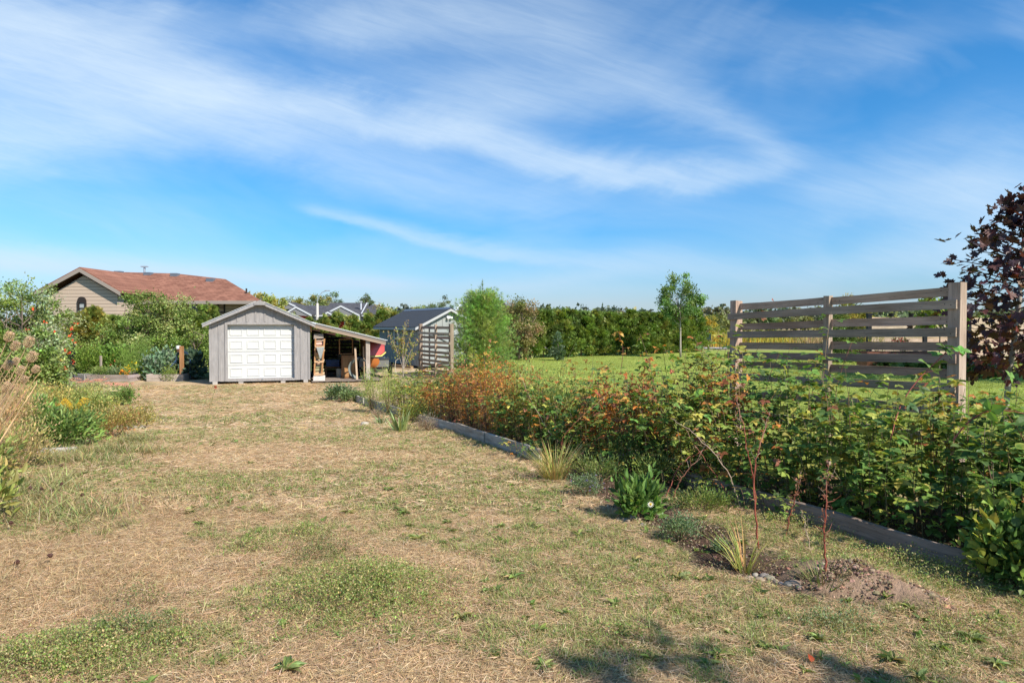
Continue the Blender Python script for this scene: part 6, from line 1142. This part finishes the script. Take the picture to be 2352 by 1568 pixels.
tree('garden_shrub', 'dark dense shrub behind the dried umbels at the left edge', 'shrub', bp(20, 18.5), 2.3, (0, 0, 1.0), (1.0, .8, 1.05), SHG, .085, 45, 170, .05, clump=.26, multi=3)
tree('garden_shrub', 'lower dense shrub between the dried umbels and the black posts', 'shrub', bp(72, 18.8), 1.7, (0, 0, .75), (.75, .7, .75), SHG, .085, 40, 170, .05, clump=.24, multi=3)
fl = B(); spots = [(75, 712), (182-80, 738), (163, 755), (160, 770), (168, 783), (150, 805), (158, 811), (142, 828), (167, 830), (150, 846), (60, 757), (125, 760), (178, 742)]
od_ = ['topmost', 'second from the top', 'third from the top', 'fourth from the top', 'fifth from the top', 'sixth from the top', 'middle one', 'seventh from the bottom', 'fifth from the bottom', 'fourth from the bottom', 'third from the bottom', 'second from the bottom', 'lowest']; spots.sort(key=lambda q: q[1])
for k, (a, c_) in enumerate(spots):
    p = P(a, c_, 19.3); b = B(); m = 7; b.inst(L1v, L1f, rng.normal(0, .02, (m, 3)), basis_from(rdir(m), rdir(m)), np.full(m, .07), pick([(.62, .07, .03), (.7, .14, .05)], m)); o = b.build('trumpet_flower', LEAF, origin=(0, 0, 0)); o.location = p; tag(o, 'red-orange trumpet flower on the vine by the black posts, %s' % od_[k], 'flower', 'red trumpet flowers on the left vine')
tree('bushy_willow', 'large rounded bushy tree in front of the tan house', 'tree', bp(352, 31.0), 4.0, (0, 0, 2.15), (1.5, 1.4, 1.65), SHG+[(.34, .38, .16)], .10, 95, 170, .08, clump=.34, multi=5)
tree('garden_shrub', 'green shrub filling the gap left of the grey shed', 'shrub', bp(437, 31.5), 2.6, (0, 0, 1.3), (.9, .9, 1.25), SHG, .10, 42, 150, .06, clump=.3, multi=3); tree('garden_shrub', 'dark green shrub behind the kale', 'shrub', bp(385, 29.5), 2.0, (0, 0, .9), (1.1, .8, .95), SHG[:3], .10, 40, 140, .06, clump=.3, multi=3)
tree('garden_shrub', 'dark understorey shrub behind the bright green bean plants', 'shrub', bp(255, 30.0), 2.2, (0, 0, 1.0), (1.3, .8, 1.05), SHG[:3], .10, 46, 140, .06, clump=.3, multi=3)
CED = [(.15, .225, .05), (.19, .26, .06), (.11, .175, .04), (.22, .25, .065)]; CEO = [(.28, .28, .07), (.34, .30, .08), (.20, .24, .06)]
for k, (px, Y, h_, r_, l) in enumerate(((185, 30.5, 2.45, .75, 'golden-tipped cedar right of the black posts'), (215, 31, 2.75, .8, 'tall golden-green cedar under the arched gable window'), (268, 33.5, 2.4, .9, 'cedar half hidden behind the bushy tree'), (450, 33.5, 2.6, .95, 'cedar left of the grey shed roof'), (478, 35, 3.0, .9, 'cedar touching the left eave of the grey shed'), (410, 35, 2.6, .9, 'cedar between the bushy tree and the shed'))):
    conifer('cedar', l, 'tree', bp(px, Y), h_, r_, CEO if k < 2 else CED, 6500, .15, taper=.75)
for k, px in enumerate((612, 645, 678, 712, 745, 778, 812, 846, 880, 905)):
    Y = 41+k*.5; top = [730, 736, 726, 736, 730, 722, 730, 722, 712, 722][k]; q = bp(px, Y); conifer('cedar', 'ragged cedar %s in the row behind the lean-to roof, counted from the left' % ['first', 'second', 'third', 'fourth', 'fifth', 'sixth', 'seventh', 'eighth', 'ninth', 'tenth'][k], 'tree', q, P(px, top, Y)[2]-q[2], .85, CED+[(.24, .24, .06)], 5200, .17, group='cedars behind the lean-to', taper=.9, ragged=.3)
hp0, hp1 = np.array([-.6, 42.5]), np.array([14.4, 53.5]); ordn = ['nearest the pine', 'second', 'third', 'fourth', 'fifth', 'sixth', 'seventh', 'eighth', 'ninth', 'tenth', 'eleventh', 'twelfth', 'thirteenth', 'fourteenth', 'fifteenth', 'sixteenth', 'seventeenth', 'at the far right end']
for k in range(18):
    t_ = k/17; q = hp0+(hp1-hp0)*t_; h_ = 3.0-.25*t_+rng.normal(0, .07); conifer('cedar', ('cedar %s of the lawn hedge' if k in (0, 17) else '%s cedar from the left in the lawn hedge') % ordn[k], 'tree', on(q[0], q[1]), h_, .98, [CED[:3], CED, CED[:3]][k % 3], 6200, .17, group='cedars of the lawn hedge', taper=.55, ragged=.2, trunk=.06)
tree('seedhead_shrub', 'tall tawny shrub with brown seedheads between the pine and the hedge', 'shrub', bp(1192, 41), 4.0, (0, 0, 2.1), (1.55, 1.3, 1.75), [(.20, .20, .07), (.26, .21, .10), (.32, .24, .15), (.15, .18, .05)], .10, 80, 150, .07, clump=.34, multi=5)
# white pine
def pine(l, base, h, r):
    rt = thing('white_pine', l, 'tree', base); b = B(); b.tube([(0, 0, 0), (.03, 0, h*.5), (0, 0, h)], [.09, .06, .012], 7); b.build('trunk', BARK, rt, True); br = B(); fb = B(); nb = 150; pp, dd_, cc_ = [], [], []
    for k in range(nb):
        t_ = (k/nb)**.95; z = h*(.04+.84*t_); L = r*(1.12-t_**1.4*.80)*rng.uniform(.6, 1.12); a = k*2.39996; up = .2+.7*t_; o3 = np.array([math.cos(a), math.sin(a), 0]); s_ = np.linspace(0, 1, 7)[:, None]; pts = np.array([0, 0, z])+o3*L*s_+np.array([0, 0, 1.])*(L*up*s_**1.6*.8); br.tube(pts, np.linspace(.02, .006, 7), 4, cap=False)
        m = 75; s2 = rng.random(m)**.6; p = np.stack([np.interp(s2, s_[:, 0], pts[:, q]) for q in range(3)], 1)+rng.normal(0, .085*r, (m, 3)); p[:, 2] = np.clip(p[:, 2], .15, h*1.06); pp.append(p); dd_.append(o3*.7+np.array([0, 0, .75])+rng.normal(0, .35, (m, 3))); cc_.append(pick([(.25, .37, .10), (.33, .44, .14), (.18, .29, .08)], 1, None, .12)[0]*np.exp(rng.normal(0, .18, (m, 1))))
    for q, lh in ((0, 1.12), (.35, 1.0), (-.3, 1.02), (.55, .9), (-.55, .88)):
        br.tube([(q*r*.6, 0, h*.7), (q*r, 0, h*lh)], [.012, .004], 4); m = 26; z = rng.random(m); pp.append(np.stack([q*r*(.6+.4*z), rng.normal(0, .02, m), h*(.7+(lh-.74)*z)], 1)); dd_.append(np.tile([0, 0, 1.], (m, 1))+rng.normal(0, .3, (m, 3))); cc_.append(pick([(.17, .27, .09)], m))
    br.build('branches', BARK, rt); p = np.vstack(pp); fb.inst(PNv, PNf, p, basis_from(np.vstack(dd_), rdir(len(p))), .15*rng.uniform(.7, 1.25, len(p)), np.vstack(cc_)); fb.build('crown', LEAF, rt)
pine('bushy young white pine with long soft needles right of the dark grey shed', bp(1108, 28.0), 3.6, 1.48)
conifer('spruce', 'small blue-green spruce standing in front of the hedge', 'tree', on(P(1281, 820, 41)[0], 41.0), 1.62, .44, [(.13, .20, .13), (.16, .24, .16)], 3600, .09, taper=.98, ragged=.08, trunk=.05)
tree('lawn_tree', 'slender young tree with a round crown standing alone on the lawn', 'tree', on(P(1563, 820, 45)[0], 45.0), 5.2, (-.10, 0, 3.75), (1.55, 1.4, 1.42), [(.13, .23, .06), (.18, .29, .08), (.10, .17, .05)], .13, 62, 140, .075, PALEBARK, clump=.30, sv=.22, trunktop=.3)
# sapling before the grey shed
q = bp(926, 27.3); sp_ = thing('young_birch', 'thin multi-stemmed sapling with sparse yellowing leaves in front of the dark grey shed', 'tree', q); b = B(); fb = B()
b.tube([(0, 0, 0), (-.01, 0, .35)], [.035, .03], 6)
for tx, tz, r_ in ((-.55, 1.45, .016), (-.30, 2.05, .017), (.05, 2.25, .016), (.18, 2.35, .018), (.42, 2.0, .016), (.60, 1.6, .015), (-.15, 1.7, .014), (.55, 1.05, .012), (-.62, 1.9, .010)):
    s_ = np.linspace(0, 1, 8)[:, None]; e = np.array([tx, rng.uniform(-.3, .3), tz]); pts = np.array([0, 0, .32])+(e-[0, 0, .32])*s_; pts[:, 0] += -.12*np.sign(tx)*np.sin(s_[:, 0]*math.pi)*.6; b.tube(pts, np.linspace(r_, .004, 8), 5, cap=False)
    m = 75; t2 = rng.uniform(.35, 1.0, m); p = np.stack([np.interp(t2, s_[:, 0], pts[:, k]) for k in range(3)], 1)+rng.normal(0, .05, (m, 3)); fb.inst(L1v*[.8, 1, 1], L1f, p, basis_from(rdir(m, -1.0), rdir(m)), .075*rng.uniform(.7, 1.2, m), pick([(.32, .34, .08), (.44, .40, .10), (.22, .27, .06), (.36, .2, .08)], m))
    for _ in range(3): w_ = rng.uniform(.4, .9); c0 = np.array([np.interp(w_, s_[:, 0], pts[:, k]) for k in range(3)]); d = rdir(1, .6)[0]; b.tube([c0, c0+d*.22], [.006, .002], 4, cap=False); p = c0+d*rng.uniform(.05, .24, 14)[:, None]+rng.normal(0, .03, (14, 3)); fb.inst(L1v*[.8, 1, 1], L1f, p, basis_from(rdir(14, -1.0), rdir(14)), .075*rng.uniform(.7, 1.2, 14), pick([(.24, .26, .07), (.34, .30, .08), (.16, .2, .05)], 14))
b.build('branches', PALEBARK, sp_); fb.build('crown', LEAF, sp_)
b = B(); p = bp(1012-100, 27); b.tube([(0, 0, 0), (-.08, 0, .45), (-.05, 0, .72), (.05, 0, .80)], .012, 6, (.55, .5, .42)); o = b.build('bent_stick', CANE, origin=(0, 0, 0)); o.location = p; tag(o, 'pale bent stick beside the sapling and trailer', 'stick')
# purple maple
mb = np.array([5.84, 8.1, 0.]); mt = thing('purple_maple', 'young dark purple-leaved maple at the right edge beside the screen', 'tree', mb); b = B(); b.tube([(0, 0, -.02), (.02, 0, .5), (.07, 0, 1.05), (.17, 0, 1.9), (.25, .0, 3.4)], [.036, .033, .030, .024, .01], 8); b.build('trunk', PALEBARK, mt, True)
br = B(); cc0 = []
for k in range(60):
    t_ = k/60; z = 1.12+t_*2.25; L = .86*min(1, (3.62-z)/1.45)*(.62+.38*float(sm(1, 1.9, z)))*rng.uniform(.7, 1.1); a = k*2.39996+.4; o3 = np.array([math.cos(a), math.sin(a), 0]); s0_ = np.array([.07+.18*t_, 0, z*.92]); e = s0_+o3*L+[0, 0, L*.30]; br.tube([s0_, (s0_+e)/2+[0, 0, .02], e], [.010, .007, .003], 4, (.12, .07, .07), cap=False)
    for w_ in (.35, .6, .8, 1.0): cc0.append(s0_+(e-s0_)*w_)
br.build('branches', CANE, mt); cc0 = np.array(cc0); per = 5; n = len(cc0)*per; ci = np.repeat(np.arange(len(cc0)), per); p = cc0[ci]+rng.normal(0, .085, (n, 3)); out = p-[.15, 0, 2.1]; d = out*.8+rng.normal(0, .5, (n, 3))+[0, 0, -.35]
PUR = [(.060, .024, .028), (.080, .030, .028), (.042, .022, .032)]; low_ = sm(2.2, 1.2, p[:, 2]); cl_ = pick(PUR, n, None, .25, .08); kk = rng.random(n) < .10+.30*low_; cl_[kk] = pick([(.14, .035, .022), (.18, .06, .025)], kk.sum())
fb = B(); fb.inst(MPv, MPf, p, basis_from(d, np.array([[0, 0, 1.]])+rng.normal(0, .45, (n, 3))), .118*rng.uniform(.6, 1.15, n), cl_); fb.build('crown', mat('purple leaf', attr=True, rough=.42, trans=.25, spec=.5), mt)
tree('yellowing_tree', 'yellow-green tree beyond the left end of the board fence', 'tree', bp(1948, 33), 3.0, (0, 0, 1.6), (1.05, .9, 1.6), [(.14, .18, .04), (.24, .26, .05), (.32, .28, .06), (.08, .12, .03)], .10, 60, 130, .06, clump=.26)
tree('fence_tree', 'dark green leafy tree at the end of the fence below the yellowing crown', 'tree', bp(1955, 31), 1.6, (0, 0, .8), (1.0, .8, .8), [(.08, .13, .03)], .10, 30, 120, .05, clump=.25)
tree('maple_sapling', 'light green leafy branch tip seen behind the tall screen post', 'tree', np.array([P(2160, 720, 12)[0], 12.0, 0.]), 2.2, (0, 0, 1.85), (.32, .3, .32), [(.17, .27, .05), (.22, .3, .07)], .12, 12, 26, .02, clump=.12, tmpl=(MPv, MPf))
tree('golden_willow', 'small golden-yellow tree at the right end of the lawn hedge', 'tree', bp(1625, 66), 2.9, (0, 0, 1.5), (.75, .7, 1.45), [(.42, .36, .05), (.34, .32, .06)], .16, 34, 100, .05, clump=.28)
# trees behind the houses
BT = [(650, 693, 120, 3.2, 'olive tree behind the left gable of the red house', CEO), (690, 690, 125, 2.6, 'yellowish tree left of the street lamp', CEO), (729, 686, 115, 3.0, 'pale green tree directly behind the street lamp', [(.17, .21, .08), (.24, .25, .09)]), (745, 692, 122, 2.4, 'yellow-green tree right of the street lamp', CEO), (772, 679, 130, 3.3, 'darker green tree above the high ridge of the red house', [(.11, .16, .07), (.15, .2, .09)]), (841, 690, 128, 2.2, 'small tree behind the right ridge of the red house', [(.13, .18, .08)]), (1012, 691, 118, 3.2, 'grey-green poplar behind the dark grey shed', [(.12, .17, .09), (.16, .2, .11)]), (590, 672+10, 75, 2.0, 'yellow-green tree behind the right end of the tan roof', CEO), (625, 688, 70, 2.2, 'light yellow tree above the grey shed ridge', CEO), (880, 705, 90, 3.2, 'light green tree right of the red house', SHG), (965, 712, 95, 2.0, 'thin tree over the dark grey shed roof', SHG)]
for px, py, Y, r_, l, pal in BT:
    q = bp(px, Y); top = P(px, py-9, Y)[2]-q[2]; rr = r_*.72; tree('background_tree', l, 'tree', q, top, (0, 0, top-rr*1.1), (rr, rr, rr*1.1), pal, .26, 34, 90, .14, clump=rr*.26)
# far treeline and field weeds
def far_trees(name, l, x0, x1, y0, y1, n, h0, h1, pal, leaf, per=150):
    b = B()
    for k in range(n):
        x = rng.uniform(x0, x1); y = rng.uniform(y0, y1); h_ = rng.uniform(h0, h1); r_ = h_*rng.uniform(.30, .5); m = per; q = rdir(m)*(rng.random((m, 1))**.35); p = np.stack([x+q[:, 0]*r_, y+q[:, 1]*r_, float(H(x, y))+h_*.5+q[:, 2]*h_*.52], 1); b.inst(L1v*[1.5, 1, 1], L1f, p, basis_from(rdir(m), rdir(m)), leaf*rng.uniform(.6, 1.3, m), pick(pal, 1, None, .25, .08)*np.exp(rng.normal(0, .2, (m, 1))))
    return tag(b.build(name, LEAF), l, 'woods', kind='stuff')
far_trees('distant_woods', 'dark bluish green woods along the horizon', -120, 420, 330, 400, 340, 8, 12.5, [(.095, .13, .085), (.12, .155, .10), (.08, .11, .08), (.14, .16, .085)], 2.0)  # leaf colours dulled to stand in for air haze
far_trees('distant_thicket', 'lighter scrub trees in front of the far woods', 60, 260, 235, 290, 90, 4.5, 7.5, [(.14, .18, .075), (.19, .21, .08), (.11, .15, .07)], 1.3, 120)
far_trees('field_scrub', 'scattered low bushes in the weedy field past the road', 10, 160, 90, 190, 70, 1.2, 2.6, [(.15, .19, .06), (.22, .23, .07), (.30, .28, .07)], .5, 110)
b = B(); n = 60000; y = rng.uniform(64.5, 110, n)**1.0; x = rng.uniform(.15, .95, n)*y+rng.normal(0, 2, n); nz = fbm(x*.25, y*.25, 7, 3); nn = fbm(x*.12, y*.12, 9, 3)[:, None]; cc_ = pick([(.42, .30, .17), (.34, .24, .13), (.36, .30, .13), (.22, .22, .08)], n, [3, 2, 2, 1.2]); gm_ = (nn[:, 0] > .58)[:, None]; cc_ = np.where(gm_, pick([(.50, .38, .05), (.30, .30, .07)], n), cc_)
b.inst(BLv, BLf, np.stack([x, y, H(x, y)], 1), basis_from(np.stack([rng.normal(0, .25, n), rng.normal(0, .25, n), np.ones(n)], 1), rdir(n)), np.stack([.07*rng.uniform(.6, 1.4, n), rng.uniform(.4, 1.3, n)*(.5+nz), np.ones(n)*.5], 1), cc_); tag(b.build('field_weeds', GRASS), 'tawny dry weeds and goldenrod covering the field past the road', 'field weeds', kind='stuff')
# trees just outside the frame whose shade falls on the yard and the lawn
tree('shade_tree', 'leafy tree standing out of view behind the right of the yard, shading the near grass', 'tree', (6.2, -1.8, 0), 7.2, (0, 0, 6.1), (1.0, .6, .6), SHG, .12, 15, 70, .05, clump=.24)
tree('shade_tree', 'broad tree out of view right of the lawn, shading the grass before the fence', 'tree', (24, 15.0, 0), 12.0, (0, 0, 9.2), (4.6, 2.0, 2.4), SHG, .25, 90, 140, .16, clump=.75)
